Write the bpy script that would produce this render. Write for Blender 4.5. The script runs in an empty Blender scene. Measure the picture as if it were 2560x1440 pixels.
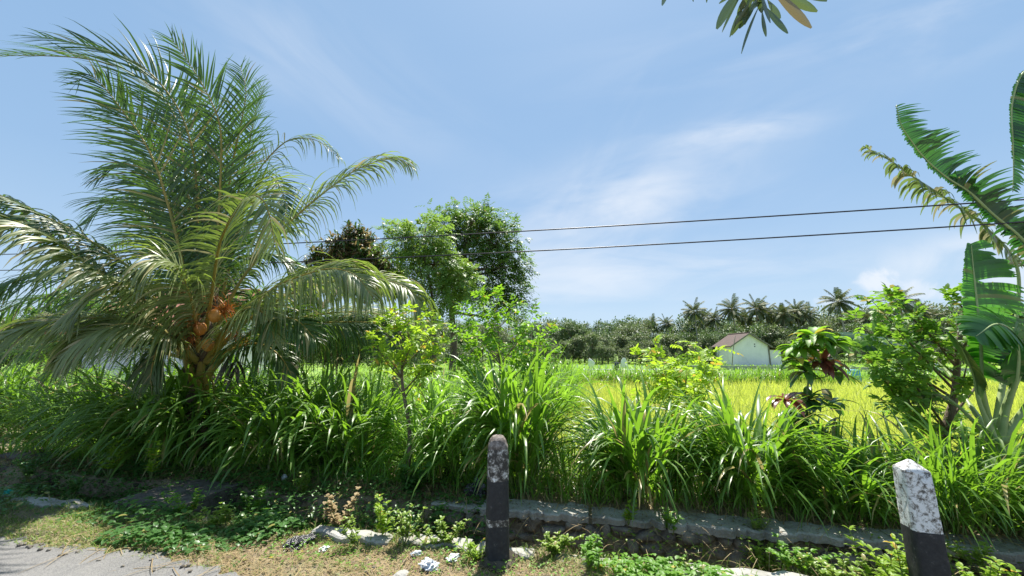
import bpy, math
import numpy as np
from mathutils import Vector
R = math.radians
rng = np.random.default_rng(7)
sc = bpy.context.scene
COL = sc.collection

# ---------------------------------------------------------------- camera
PITCH = R(10.0); F = 924.0; EYE = 1.5
cam = bpy.data.cameras.new('camera'); co = bpy.data.objects.new('camera', cam); COL.objects.link(co)
cam.sensor_width = 36; cam.lens = 36 * F / 2560; cam.clip_start = 0.05; cam.clip_end = 3000
co.location = (0, 0, EYE); co.rotation_euler = (R(90) + PITCH, 0, 0)
sc.camera = co
# ---------------------------------------------------------------- light
SUN_EL, SUN_AZ = R(64), R(14)      # azimuth measured from +Y towards +X
sc.view_settings.view_transform = 'Standard'; sc.view_settings.look = 'None'
sc.view_settings.exposure = 1.0; sc.view_settings.gamma = 1
sd = Vector((math.sin(SUN_AZ) * math.cos(SUN_EL), math.cos(SUN_AZ) * math.cos(SUN_EL), math.sin(SUN_EL)))
sl = bpy.data.lights.new('sun', 'SUN'); sl.energy = 4.9; sl.angle = R(0.53); sl.color = (1, 0.95, 0.86)
so = bpy.data.objects.new('sun', sl); COL.objects.link(so); so.rotation_euler = sd.to_track_quat('Z', 'Y').to_euler()

def N(nt, typ, **kw):
    n = nt.nodes.new(typ)
    for k, v in kw.items():
        if k.startswith('i_'):
            n.inputs[k[2:].replace('_', ' ')].default_value = v
        else: setattr(n, k, v)
    return n
def mathn(nt, op, a, b=None, c=None, clamp=False):
    n = nt.nodes.new('ShaderNodeMath'); n.operation = op; n.use_clamp = clamp
    for i, v in enumerate((a, b, c)):
        if v is None: continue
        if isinstance(v, (int, float)): n.inputs[i].default_value = v
        else: nt.links.new(v, n.inputs[i])
    return n.outputs[0]
def mixc(nt, f, a, b, blend='MIX'):
    n = nt.nodes.new('ShaderNodeMix'); n.data_type = 'RGBA'; n.blend_type = blend
    for i, v in ((0, f), (6, a), (7, b)):
        if isinstance(v, (int, float)): n.inputs[i].default_value = v
        elif isinstance(v, tuple): n.inputs[i].default_value = (*v[:3], 1)
        else: nt.links.new(v, n.inputs[i])
    return n.outputs[2]
def ramp(nt, f, stops):
    n = nt.nodes.new('ShaderNodeValToRGB'); e = n.color_ramp.elements
    while len(e) < len(stops): e.new(0.5)
    for i, (p, c) in enumerate(stops): e[i].position = p; e[i].color = (*c[:3], 1)
    nt.links.new(f, n.inputs[0]); return n.outputs[0]
def maprange(nt, f, a, b, c=0.0, d=1.0):
    n = nt.nodes.new('ShaderNodeMapRange'); n.interpolation_type = 'SMOOTHSTEP'
    nt.links.new(f, n.inputs[0])
    for i, v in enumerate((a, b, c, d)): n.inputs[i + 1].default_value = v
    return n.outputs[0]

w = bpy.data.worlds.new('World'); sc.world = w; w.use_nodes = True
nt = w.node_tree; nt.nodes.clear()
sky = N(nt, 'ShaderNodeTexSky', sky_type='NISHITA', sun_disc=False, sun_elevation=SUN_EL, sun_rotation=SUN_AZ,
        altitude=60, air_density=1.0, dust_density=0.8, ozone_density=2.2)
tc = N(nt, 'ShaderNodeTexCoord')
sep = N(nt, 'ShaderNodeSeparateXYZ'); nt.links.new(tc.outputs['Generated'], sep.inputs[0])
X, Y, Z = sep.outputs
Yc = mathn(nt, 'MAXIMUM', Y, 0.12)
U = mathn(nt, 'DIVIDE', X, Yc); Vv = mathn(nt, 'DIVIDE', Z, Yc)      # direction on the tangent plane facing the fields
def wisp(cx, cy, ang, lx, ly, scale, amt, seed, lo=0.42, hi=0.75, stretch=4, crisp=False):
    u = mathn(nt, 'SUBTRACT', U, cx); v = mathn(nt, 'SUBTRACT', Vv, cy)
    ca, sa = math.cos(ang), math.sin(ang)
    a = mathn(nt, 'ADD', mathn(nt, 'MULTIPLY', u, ca), mathn(nt, 'MULTIPLY', v, sa))
    b = mathn(nt, 'SUBTRACT', mathn(nt, 'MULTIPLY', v, ca), mathn(nt, 'MULTIPLY', u, sa))
    d = mathn(nt, 'ADD', mathn(nt, 'POWER', mathn(nt, 'ABSOLUTE', mathn(nt, 'DIVIDE', a, lx)), 2.0),
              mathn(nt, 'POWER', mathn(nt, 'ABSOLUTE', mathn(nt, 'DIVIDE', b, ly)), 2.0))
    g = mathn(nt, 'EXPONENT', mathn(nt, 'MULTIPLY', d, -1.0))
    cb = N(nt, 'ShaderNodeCombineXYZ'); nt.links.new(a, cb.inputs[0])
    nt.links.new(mathn(nt, 'MULTIPLY', b, stretch), cb.inputs[1]); cb.inputs[2].default_value = seed
    nz = N(nt, 'ShaderNodeTexNoise', i_Scale=scale, i_Detail=6.0, i_Roughness=0.55, i_Distortion=0.6)
    nt.links.new(cb.outputs[0], nz.inputs['Vector'])
    if crisp: return mathn(nt, 'MULTIPLY', maprange(nt, mathn(nt, 'ADD', mathn(nt, 'MULTIPLY', nz.outputs[0], 1.1), mathn(nt, 'MULTIPLY', g, .62)), lo, hi), amt)
    return mathn(nt, 'MULTIPLY', mathn(nt, 'MULTIPLY', maprange(nt, nz.outputs[0], lo, hi), g), amt)
def uv(px, py):
    v = -(py - 720) / F; return ((px - 1280) / F / (math.cos(PITCH) - v * math.sin(PITCH)),
                                (math.sin(PITCH) + v * math.cos(PITCH)) / (math.cos(PITCH) - v * math.sin(PITCH)))
clouds = None
for (px, py, ang, lx, ly, s, amt, seed, lo, hi, st) in (
        (1640, 440, 24, .42, .10, 2.2, .55, 1.0, .30, .75, 3),
        (1480, 560, 12, .42, .15, 2.0, .66, 5.0, .30, .8, 3),
        (1850, 330, 8, .22, .04, 3.0, .35, 9.0, .30, .7, 5),
        (1500, 690, 3, .65, .075, 2.2, .6, 12.0, .30, .75, 5),
        (760, 130, -35, .55, .16, 1.6, .32, 15.0, .25, .8, 3),
        (1900, 120, 12, .6, .12, 1.5, .25, 19.0, .35, .8, 4),
        (2350, 60, 20, .45, .14, 1.5, .30, 23.0, .35, .8, 4),
        (1500, 380, 60, .3, .05, 3.0, .14, 25.0, .35, .8, 5),
        (2420, 640, 12, .26, .075, 3.2, .7, 31.0, .25, .65, 2),
        (2185, 715, 0, .085, .05, 9.0, .62, 41.0, .82, 1.16, 1.3),
        (2310, 728, 0, .13, .040, 9.0, .5, 47.0, .82, 1.2, 1.3),
        (2085, 752, 0, .06, .025, 12.0, .5, 53.0, .82, 1.2, 1.3),
        (2540, 690, 10, .14, .10, 6.0, .5, 57.0, .8, 1.2, 1.3)):
    cx, cy = uv(px, py)
    c = wisp(cx, cy, R(ang), lx, ly, s, amt, seed, lo, hi, st, crisp=seed > 40)
    clouds = c if clouds is None else mathn(nt, 'ADD', clouds, c)
front = maprange(nt, Y, 0.12, 0.35)
clouds = mathn(nt, 'MULTIPLY', mathn(nt, 'MINIMUM', clouds, 0.95), front)
haze_c = ramp(nt, Z, [(0.0, (.60, .78, .98)), (.15, (.46, .66, .90)), (.35, (.34, .55, .84)), (.6, (.30, .51, .81)), (.9, (.34, .54, .82))])
haze_c = mixc(nt, 1.0, haze_c, (9.3, 9.05, 8.8), 'MULTIPLY')
skyc = mixc(nt, 0.80, sky.outputs[0], haze_c)
final = mixc(nt, clouds, skyc, (7.6, 8.0, 8.6))
bg = N(nt, 'ShaderNodeBackground'); nt.links.new(final, bg.inputs[0]); bg.inputs[1].default_value = 0.060
wo = N(nt, 'ShaderNodeOutputWorld'); nt.links.new(bg.outputs[0], wo.inputs[0])
sc.cycles.max_bounces = 6; sc.cycles.diffuse_bounces = 3; sc.cycles.transmission_bounces = 4; sc.cycles.transparent_max_bounces = 6

# ---------------------------------------------------------------- coordinates
def at(px, py, Yd):
    v = -(py - 720) / F; k = Yd / (math.cos(PITCH) - v * math.sin(PITCH))
    return np.array([(px - 1280) / F * k, Yd, EYE + (math.sin(PITCH) + v * math.cos(PITCH)) * k])
RA = R(-11.5); CU, SU = math.cos(RA), math.sin(RA)
def sn(s, n, z=0.0): return np.array([s * CU - n * SU, s * SU + n * CU, z])
def s_of(px, n, z=0.0):                              # along-road coordinate seen in picture column px at distance n
    s = 0.0
    for _ in range(30):
        p = sn(s, n, z); dep = p[1] * math.cos(PITCH) + (p[2] - EYE) * math.sin(PITCH)
        if dep < 0.3: s -= 0.3; continue
        s += ((px - 1280) / F * dep - p[0]) * 0.7
    return s
def pn(px, n, z=0.0): return sn(s_of(px, n, z), n, z)
def py_of(p):
    y = p[1]; z = p[2] - EYE
    return 720 - F * (-y * math.sin(PITCH) + z * math.cos(PITCH)) / (y * math.cos(PITCH) + z * math.sin(PITCH))

# ---------------------------------------------------------------- mesh helpers
class G:
    def __init__(self): self.v = []; self.f = []; self.m = []; self.n = 0
    def add(self, V, Fc, mi=0):
        V = np.asarray(V, float).reshape(-1, 3); Fc = np.asarray(Fc, int).reshape(-1, 4)
        self.v.append(V); self.f.append(Fc + self.n); self.m.append(np.full(len(Fc), mi)); self.n += len(V)
    def build(self, name, mats, parent=None, smooth=True):
        V = np.concatenate(self.v); Fc = np.concatenate(self.f); M = np.concatenate(self.m)
        if parent is not None and '_o' in parent: V = V - np.array(parent['_o'])
        me = bpy.data.meshes.new(name)
        me.vertices.add(len(V)); me.vertices.foreach_set('co', V.astype(np.float32).ravel())
        me.loops.add(len(Fc) * 4); me.loops.foreach_set('vertex_index', Fc.astype(np.int32).ravel())
        me.polygons.add(len(Fc)); me.polygons.foreach_set('loop_start', np.arange(0, len(Fc) * 4, 4, dtype=np.int32))
        me.polygons.foreach_set('loop_total', np.full(len(Fc), 4, dtype=np.int32))
        if not isinstance(mats, (list, tuple)): mats = [mats]
        for m in mats: me.materials.append(m)
        me.polygons.foreach_set('material_index', M.astype(np.int32))
        me.polygons.foreach_set('use_smooth', np.full(len(Fc), smooth))
        me.update(); me.validate()
        o = bpy.data.objects.new(name, me); COL.objects.link(o)
        if parent is not None:
            o.parent = parent
            if '_o' in parent: o['_o'] = list(parent['_o'])
        return o
def tag(o, label=None, cat=None, group=None, kind=None):
    if label: o['label'] = label
    if cat: o['category'] = cat
    if group: o['group'] = group
    if kind: o['kind'] = kind
    return o
ORIG = []
def thing(name, loc, label, cat, group=None):
    o = bpy.data.objects.new(name, None); COL.objects.link(o); o.location = tuple(float(x) for x in loc)
    o.empty_display_size = 0.1
    o['_o'] = [float(x) for x in loc]; ORIG.append(o)
    return tag(o, label, cat, group)
def copy_tree(src, loc, rz=0, scale=1, label=None):
    r = src.copy(); COL.objects.link(r); r.location = tuple(float(x) for x in loc); r.rotation_euler = (0, 0, rz)
    r.scale = (scale,) * 3 if not isinstance(scale, tuple) else scale
    if label: r['label'] = label
    for ch in src.children:
        c = ch.copy(); COL.objects.link(c); c.parent = r
    return r
UP = np.array([0, 0, 1.0])
def nrm(a): return a / np.maximum(np.linalg.norm(a, axis=-1, keepdims=True), 1e-9)
def rdir(n, zlo=-1, zhi=1):
    z = rng.uniform(zlo, zhi, n); a = rng.uniform(0, 2 * math.pi, n); r = np.sqrt(1 - z * z)
    return np.stack([r * np.cos(a), r * np.sin(a), z], 1)
PROF = {'grass': lambda t: np.clip(np.minimum(t * 9 + 0.45, 1) * (1 - t ** 2.2) + 0.02, 0.02, 1),
        'leaf': lambda t: np.sin(np.pi * np.clip(t, 0.0, 1) ** 0.85) ** 0.8 * 0.97 + 0.03,
        'obl': lambda t: np.sin(np.pi * np.clip(t * .97 + .01, 0, 1) ** 1.35) ** 0.7 * 0.97 + 0.03,
        'strap': lambda t: np.clip(np.minimum(1, (1.03 - t) * 5), 0.06, 1),
        'torn': lambda t: np.clip(1.08 - np.clip(t - .45, 0, 1) * 1.75, 0.08, 1),
        'heart': lambda t: np.clip(np.sqrt(np.clip(1 - t, 0, 1)) * np.minimum(1, t * 6 + .5), 0.03, 1)}
def strips(g, base, d, L, W, grav, seg=5, prof='grass', fold=0.25, side=None, bend=None, mi=0, twist=0.0, kink=0.0):
    """many blades at once: base (n,3), d (n,3), L, W, grav (n,)"""
    base = np.asarray(base, float); n = len(base); d = nrm(np.asarray(d, float))
    L = np.broadcast_to(np.asarray(L, float), (n,)); W = np.broadcast_to(np.asarray(W, float), (n,))
    grav = np.broadcast_to(np.asarray(grav, float), (n,))
    if side is None:
        side = np.cross(d, UP); bad = np.linalg.norm(side, axis=1) < 0.05
        side[bad] = rdir(bad.sum(), -.01, .01) if bad.any() else side[bad]
    side = nrm(np.asarray(side, float))
    P = base.copy(); rings = []; sp = PROF[prof]
    kk = rng.integers(2, max(3, seg), n) if kink else None
    for k in range(seg + 1):
        t = k / seg; wd = (W * sp(np.array(t)) * 0.5)[:, None]
        s = nrm(side - d * (side * d).sum(1, keepdims=True))
        nv = np.cross(s, d)
        if twist: s = nrm(s + nv * twist * t)
        if fold is not None:
            rings.append(np.stack([P - s * wd + nv * wd * fold, P, P + s * wd + nv * wd * fold], 1))
        else: rings.append(np.stack([P - s * wd, P + s * wd], 1))
        gk = grav[:, None] / seg * (0.4 + 1.4 * t)
        if kink: gk = gk + (kk == k)[:, None] * kink
        d = d + np.array([0, 0, -1.0]) * gk
        if bend is not None: d = d + np.asarray(bend) / seg
        d = nrm(d); P = P + d * (L / seg)[:, None]
    V = np.stack(rings, 1); c = V.shape[2]           # n, seg+1, c, 3
    idx = np.arange(n * (seg + 1) * c).reshape(n, seg + 1, c)
    Fc = np.stack([idx[:, :-1, :-1], idx[:, :-1, 1:], idx[:, 1:, 1:], idx[:, 1:, :-1]], -1).reshape(-1, 4)
    g.add(V.reshape(-1, 3), Fc, mi)
def tube(g, pts, rad, sides=7, mi=0, cap=True):
    pts = np.asarray(pts, float); n = len(pts); rad = np.broadcast_to(np.asarray(rad, float), (n,))
    T = nrm(np.gradient(pts, axis=0)); ref = np.array([0.31, 0.17, 0.93]) if abs(T[0][2]) < 0.8 else np.array([1.0, 0.2, 0])
    rings = []
    for i in range(n):
        a = nrm(np.cross(T[i], ref)); b = np.cross(T[i], a); th = np.arange(sides) * 2 * math.pi / sides
        rings.append(pts[i] + rad[i] * (np.cos(th)[:, None] * a + np.sin(th)[:, None] * b))
    if cap:
        rings = [pts[0] + (rings[0] - pts[0]) * 0.02] + rings + [pts[-1] + (rings[-1] - pts[-1]) * 0.02]
    V = np.stack(rings); m = len(rings); idx = np.arange(m * sides).reshape(m, sides); nx = np.roll(idx, -1, 1)
    g.add(V, np.stack([idx[:-1], nx[:-1], nx[1:], idx[1:]], -1), mi)
def spline(P, n):
    P = np.asarray(P, float); k = len(P)
    if k == 2: return P[0] + (P[1] - P[0]) * np.linspace(0, 1, n)[:, None]
    E = np.concatenate([[2 * P[0] - P[1]], P, [2 * P[-1] - P[-2]]]); out = []
    for u in np.linspace(0, k - 1 - 1e-6, n):
        i = int(u); t = u - i; a, b, c, d = E[i:i + 4]
        out.append(0.5 * (2 * b + (c - a) * t + (2 * a - 5 * b + 4 * c - d) * t * t + (3 * b - a - 3 * c + d) * t ** 3))
    out = np.array(out); L = np.concatenate([[0], np.cumsum(np.linalg.norm(np.diff(out, axis=0), axis=1))])
    q = np.linspace(0, L[-1], n); return np.stack([np.interp(q, L, out[:, i]) for i in range(3)], 1)
def box(g, c, sx, sy, sz, rz=0.0, mi=0, tilt=None):
    V = np.array([[x, y, z] for z in (-.5, .5) for y in (-.5, .5) for x in (-.5, .5)]) * (sx, sy, sz)
    if tilt is not None:
        a, b = tilt; ca, sa = math.cos(a), math.sin(a); V = V @ np.array([[1, 0, 0], [0, ca, -sa], [0, sa, ca]]).T
        ca, sa = math.cos(b), math.sin(b); V = V @ np.array([[ca, 0, sa], [0, 1, 0], [-sa, 0, ca]]).T
    ca, sa = math.cos(rz), math.sin(rz); V = V @ np.array([[ca, -sa, 0], [sa, ca, 0], [0, 0, 1]]).T
    g.add(V + np.asarray(c), [[0, 2, 3, 1], [4, 5, 7, 6], [0, 1, 5, 4], [2, 6, 7, 3], [0, 4, 6, 2], [1, 3, 7, 5]], mi)
def blob(g, c, r, seed=0, amp=0.15, nu=14, nv=9, rz=0.0, mi=0, square=1.0, freq=2.2):
    rs = np.random.default_rng(seed)
    th = np.linspace(0, 2 * math.pi, nu, endpoint=False); ph = np.linspace(0.02, math.pi - 0.02, nv)
    T, P = np.meshgrid(th, ph); D = np.stack([np.sin(P) * np.cos(T), np.sin(P) * np.sin(T), np.cos(P)], -1)
    if square != 1: D = np.sign(D) * np.abs(D) ** square
    disp = np.zeros(T.shape)
    for _ in range(5):
        k = rs.normal(size=3) * freq; disp += np.sin(D @ k + rs.uniform(0, 6)) / 5 * 2
    V = D * (1 + amp * disp[..., None]) * np.asarray(r)
    ca, sa = math.cos(rz), math.sin(rz); V = V @ np.array([[ca, -sa, 0], [sa, ca, 0], [0, 0, 1]]).T
    idx = np.arange(nu * nv).reshape(nv, nu); nx = np.roll(idx, -1, 1)
    g.add(V.reshape(-1, 3) + np.asarray(c), np.stack([idx[:-1], idx[1:], nx[1:], nx[:-1]], -1), mi)

# ---------------------------------------------------------------- materials
def newmat(name):
    m = bpy.data.materials.new(name); m.use_nodes = True; t = m.node_tree; t.nodes.clear()
    return m, t
def leafmat(name, c1, c2, tr, tfac=0.4, rough=0.4, dead=0.0, deadc=(0.30, 0.22, 0.08), spec=0.5, noise=3.0):
    m, t = newmat(name)
    geo = N(t, 'ShaderNodeNewGeometry'); rnd = geo.outputs['Random Per Island']
    nz = N(t, 'ShaderNodeTexNoise', i_Scale=noise, i_Detail=3.0); nt_tc = N(t, 'ShaderNodeTexCoord')
    t.links.new(nt_tc.outputs['Object'], nz.inputs['Vector'])
    f = mathn(t, 'ADD', mathn(t, 'MULTIPLY', rnd, 0.6), mathn(t, 'MULTIPLY', nz.outputs[0], 0.5), clamp=True)
    c = mixc(t, f, c1, c2)
    trc = mixc(t, f, tuple(x * 0.75 for x in tr), tuple(min(1, x * 1.2) for x in tr))
    if dead > 0:
        r2 = mathn(t, 'FRACT', mathn(t, 'MULTIPLY', rnd, 17.31)); dm = mathn(t, 'GREATER_THAN', r2, 1 - dead)
        c = mixc(t, dm, c, deadc); trc = mixc(t, dm, trc, deadc)
    p = N(t, 'ShaderNodeBsdfPrincipled', i_Roughness=rough)
    p.inputs['Specular IOR Level'].default_value = spec
    t.links.new(c, p.inputs['Base Color'])
    tl = N(t, 'ShaderNodeBsdfTranslucent'); t.links.new(trc, tl.inputs[0])
    mx = N(t, 'ShaderNodeMixShader'); mx.inputs[0].default_value = tfac
    t.links.new(p.outputs[0], mx.inputs[1]); t.links.new(tl.outputs[0], mx.inputs[2])
    o = N(t, 'ShaderNodeOutputMaterial'); t.links.new(mx.outputs[0], o.inputs[0]); return m
def surf(name, stops, scale=4.0, rough=0.85, bump=0.3, bscale=None, detail=8.0, stretch=None, spec=0.3, metal=0.0):
    m, t = newmat(name)
    tcn = N(t, 'ShaderNodeTexCoord'); vec = tcn.outputs['Object']
    if stretch:
        mp = N(t, 'ShaderNodeMapping'); mp.inputs['Scale'].default_value = stretch; t.links.new(vec, mp.inputs[0]); vec = mp.outputs[0]
    nz = N(t, 'ShaderNodeTexNoise', i_Scale=scale, i_Detail=detail, i_Roughness=0.65); t.links.new(vec, nz.inputs['Vector'])
    c = ramp(t, nz.outputs[0], stops)
    p = N(t, 'ShaderNodeBsdfPrincipled', i_Roughness=rough, i_Metallic=metal); p.inputs['Specular IOR Level'].default_value = spec
    t.links.new(c, p.inputs['Base Color'])
    n2 = N(t, 'ShaderNodeTexNoise', i_Scale=bscale or scale * 6, i_Detail=6.0); t.links.new(vec, n2.inputs['Vector'])
    b = N(t, 'ShaderNodeBump', i_Strength=bump, i_Distance=0.02); t.links.new(n2.outputs[0], b.inputs['Height'])
    t.links.new(b.outputs[0], p.inputs['Normal'])
    o = N(t, 'ShaderNodeOutputMaterial'); t.links.new(p.outputs[0], o.inputs[0]); return m

M = {}
M['palm'] = leafmat('palm_leaflet', (.022, .065, .012), (.07, .125, .028), (.16, .34, .02), .26, .40, .04, (.26, .24, .08), .6)
M['palm_pale'] = leafmat('palm_leaflet_pale', (.10, .155, .04), (.29, .32, .13), (.32, .46, .06), .33, .40, .10, (.42, .38, .18), .8)
M['rachis'] = surf('palm_rachis', [(.3, (.20, .20, .05)), (.7, (.38, .27, .06))], 6, .5, .1)
M['rachis_y'] = surf('palm_petiole', [(.3, (.18, .15, .03)), (.6, (.32, .25, .05)), (.8, (.20, .14, .04))], 5, .5, .15)
M['palmbark'] = surf('palm_bark', [(.3, (.06, .045, .03)), (.55, (.15, .11, .07)), (.8, (.26, .18, .10))], 9, .9, .8, stretch=(1, 1, 4))
M['coconut'] = surf('coconut_husk', [(.3, (.42, .17, .03)), (.7, (.60, .28, .06))], 7, .4, .1)
M['flower'] = leafmat('coconut_flower', (.42, .12, .02), (.62, .24, .05), (.6, .2, .03), .2, .6)
M['napier'] = leafmat('elephant_grass', (.06, .145, .018), (.15, .27, .045), (.27, .52, .03), .40, .37, .05, (.38, .32, .12), .65)
M['napier_light'] = leafmat('elephant_grass_light', (.10, .22, .025), (.20, .36, .06), (.32, .58, .05), .48, .36, .03, (.42, .38, .15), .6)
M['straw'] = leafmat('dry_grass', (.22, .15, .07), (.42, .32, .16), (.35, .25, .1), .25, .7, 0)
M['stem'] = surf('grass_stem', [(.3, (.10, .18, .04)), (.7, (.26, .28, .09))], 5, .5, .1)
M['rice'] = leafmat('rice_leaf', (.42, .54, .06), (.76, .72, .18), (.64, .74, .10), .42, .5, .14, (.16, .26, .04), .4, noise=.6)
M['field'] = leafmat('field_grass', (.16, .34, .03), (.34, .50, .06), (.36, .60, .05), .45, .5, .04, (.5, .45, .15), .4, noise=.4)
M['turf'] = leafmat('turf', (.09, .17, .025), (.22, .30, .06), (.25, .40, .05), .38, .5, .30, (.42, .34, .17), .4)
M['creeper'] = leafmat('creeper_leaf', (.04, .12, .025), (.09, .20, .05), (.16, .38, .04), .35, .38, .03, (.30, .28, .08), .6)
M['weed'] = leafmat('weed_leaf', (.14, .26, .03), (.28, .38, .07), (.36, .52, .06), .42, .4, .05, (.4, .36, .14), .5)
M['bright'] = leafmat('bright_leaf', (.06, .19, .015), (.18, .34, .04), (.30, .56, .03), .44, .48, .03, (.5, .42, .06), .45)
M['yellowgreen'] = leafmat('yellow_green_leaf', (.14, .28, .02), (.32, .44, .045), (.46, .68, .04), .48, .48, .04, (.60, .42, .06), .45)
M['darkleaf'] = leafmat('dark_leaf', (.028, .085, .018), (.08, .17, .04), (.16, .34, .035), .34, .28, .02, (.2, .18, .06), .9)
M['midleaf'] = leafmat('mid_leaf', (.035, .105, .016), (.10, .20, .04), (.18, .38, .03), .36, .48, .02, (.35, .30, .08), .45)
M['bushleaf'] = leafmat('bush_leaf', (.05, .15, .02), (.18, .33, .05), (.28, .52, .04), .42, .48, .03, (.35, .30, .08), .45)
M['treeleaf'] = leafmat('tree_leaf', (.05, .12, .03), (.15, .24, .07), (.20, .36, .05), .36, .48, .02, (.35, .30, .08), .45)
M['feathery'] = leafmat('feathery_leaf', (.075, .17, .03), (.20, .31, .08), (.30, .48, .07), .40, .45, .02, (.35, .30, .08), .5)
M['brownleaf'] = leafmat('brown_leaf', (.18, .15, .08), (.46, .36, .24), (.35, .26, .10), .28, .4, .5, (.08, .16, .03), .6)
M['redleaf'] = leafmat('red_leaf', (.10, .03, .02), (.22, .07, .04), (.3, .08, .04), .3, .3, 0, spec=.8)
M['overleaf'] = leafmat('overhead_leaf', (.04, .075, .03), (.09, .12, .06), (.12, .2, .04), .22, .28, .06, (.2, .17, .08), .9)
M['banana'] = leafmat('banana_leaf', (.025, .075, .028), (.06, .13, .045), (.05, .20, .025), .36, .34, .03, (.22, .24, .08), .7)
M['banana_bright'] = leafmat('banana_leaf_bright', (.04, .14, .03), (.09, .22, .05), (.14, .44, .03), .48, .34, .02, (.25, .3, .08), .7)
M['banana_dry'] = leafmat('banana_leaf_ragged', (.09, .13, .06), (.24, .26, .13), (.2, .3, .08), .35, .4, .25, (.35, .33, .18), .6)
M['midrib'] = surf('banana_midrib', [(.3, (.25, .34, .12)), (.7, (.40, .48, .22))], 4, .4, .05)
M['pstem'] = surf('banana_stem', [(.3, (.10, .09, .04)), (.5, (.22, .26, .09)), (.7, (.34, .42, .18))], 5, .5, .2, stretch=(3, 3, .7))
M['far1'] = leafmat('far_leaf', (.06, .12, .045), (.17, .25, .11), (.14, .22, .05), .25, .5, .04, (.24, .24, .12), .4, noise=.4)
M['far2'] = leafmat('far_leaf_grey', (.13, .18, .08), (.26, .31, .16), (.18, .25, .07), .25, .5, .06, (.28, .26, .14), .4, noise=.4)  # leaf tone lightened and greyed in place of distance haze
M['farpalm'] = leafmat('far_palm_leaf', (.045, .075, .028), (.12, .15, .065), (.12, .18, .04), .18, .6, .10, (.24, .20, .10), .25, noise=.4)
M['bark'] = surf('bark', [(.3, (.09, .065, .045)), (.55, (.18, .14, .10)), (.75, (.30, .26, .20))], 8, .9, .9, stretch=(1, 1, .3))
M['palebark'] = surf('pale_bark', [(.3, (.22, .19, .15)), (.55, (.36, .33, .28)), (.75, (.48, .46, .40))], 6, .9, .6, stretch=(1, 1, 3))
M['twig'] = surf('twig', [(.3, (.10, .08, .04)), (.7, (.20, .17, .08))], 8, .8, .2)
M['greentwig'] = surf('green_twig', [(.3, (.10, .14, .04)), (.7, (.20, .24, .08))], 8, .7, .2)
M['stone'] = surf('rubble_stone', [(.3, (.07, .06, .05)), (.5, (.17, .15, .12)), (.7, (.28, .25, .21))], 7, .9, .8)
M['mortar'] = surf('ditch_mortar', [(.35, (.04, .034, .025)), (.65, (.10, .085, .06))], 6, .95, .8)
M['concrete'] = surf('concrete', [(.3, (.20, .19, .165)), (.5, (.34, .33, .30)), (.72, (.46, .45, .41))], 3.5, .9, .5, bscale=60)
M['capstone'] = surf('cap_concrete', [(.3, (.13, .125, .10)), (.45, (.27, .265, .24)), (.6, (.36, .35, .32)), (.75, (.46, .45, .41))], 2.6, .9, .9, bscale=45, detail=12)
M['rock'] = surf('dark_rock', [(.3, (.05, .045, .04)), (.6, (.13, .115, .10)), (.8, (.22, .2, .17))], 8, .9, .9)
M['whitewall'] = surf('white_wall', [(.2, (.55, .52, .55)), (.45, (.80, .76, .80)), (.7, (.87, .82, .87))], .9, .9, .1, stretch=(1, 1, .5))
M['graywood'] = surf('grey_wood', [(.3, (.14, .12, .10)), (.7, (.28, .25, .22))], 4, .8, .2)
M['paleposts'] = surf('pale_paint', [(.3, (.6, .6, .56)), (.7, (.8, .8, .76))], 4, .8, .1)
M['blue'] = surf('blue_plastic', [(.3, (.03, .28, .50)), (.7, (.07, .42, .62))], 3, .4, .05)
M['plastic'] = surf('white_plastic', [(.3, (.42, .44, .46)), (.6, (.75, .77, .8))], 14, .3, .5, spec=.6)
M['blackbag'] = surf('black_plastic', [(.3, (.012, .012, .015)), (.7, (.05, .05, .06))], 14, .25, .6, spec=.7)
M['cyan'] = surf('cyan_plastic', [(.3, (.02, .35, .30)), (.7, (.05, .5, .42))], 8, .4, .1)
M['cable'] = surf('cable_rubber', [(.3, (.018, .016, .024)), (.7, (.04, .035, .05))], 5, .45, .05)
def tilemat(name, c1, c2, rows=9.0):
    m, t = newmat(name); tcn = N(t, 'ShaderNodeTexCoord')
    br = N(t, 'ShaderNodeTexBrick', i_Scale=rows); br.inputs['Color1'].default_value = (*c1, 1); br.inputs['Color2'].default_value = (*c2, 1)
    br.inputs['Mortar'].default_value = (*[x * .35 for x in c1], 1); br.inputs['Mortar Size'].default_value = .04
    sp_ = N(t, 'ShaderNodeSeparateXYZ'); t.links.new(tcn.outputs['Object'], sp_.inputs[0])
    cb = N(t, 'ShaderNodeCombineXYZ'); t.links.new(sp_.outputs[1], cb.inputs[0]); t.links.new(sp_.outputs[2], cb.inputs[1])
    t.links.new(cb.outputs[0], br.inputs['Vector'])
    nz = N(t, 'ShaderNodeTexNoise', i_Scale=1.5, i_Detail=6.0); t.links.new(tcn.outputs['Object'], nz.inputs['Vector'])
    c = mixc(t, maprange(t, nz.outputs[0], .35, .75, 0, .6), br.outputs[0], (.06, .05, .04))
    p = N(t, 'ShaderNodeBsdfPrincipled', i_Roughness=.85); t.links.new(c, p.inputs[0])
    o = N(t, 'ShaderNodeOutputMaterial'); t.links.new(p.outputs[0], o.inputs[0]); return m
M['rooftile'] = tilemat('brown_roof_tile', (.14, .085, .07), (.10, .065, .055), 3.0)
M['redtile'] = tilemat('red_roof_tile', (.52, .20, .12), (.42, .15, .09), 3.0)

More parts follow.
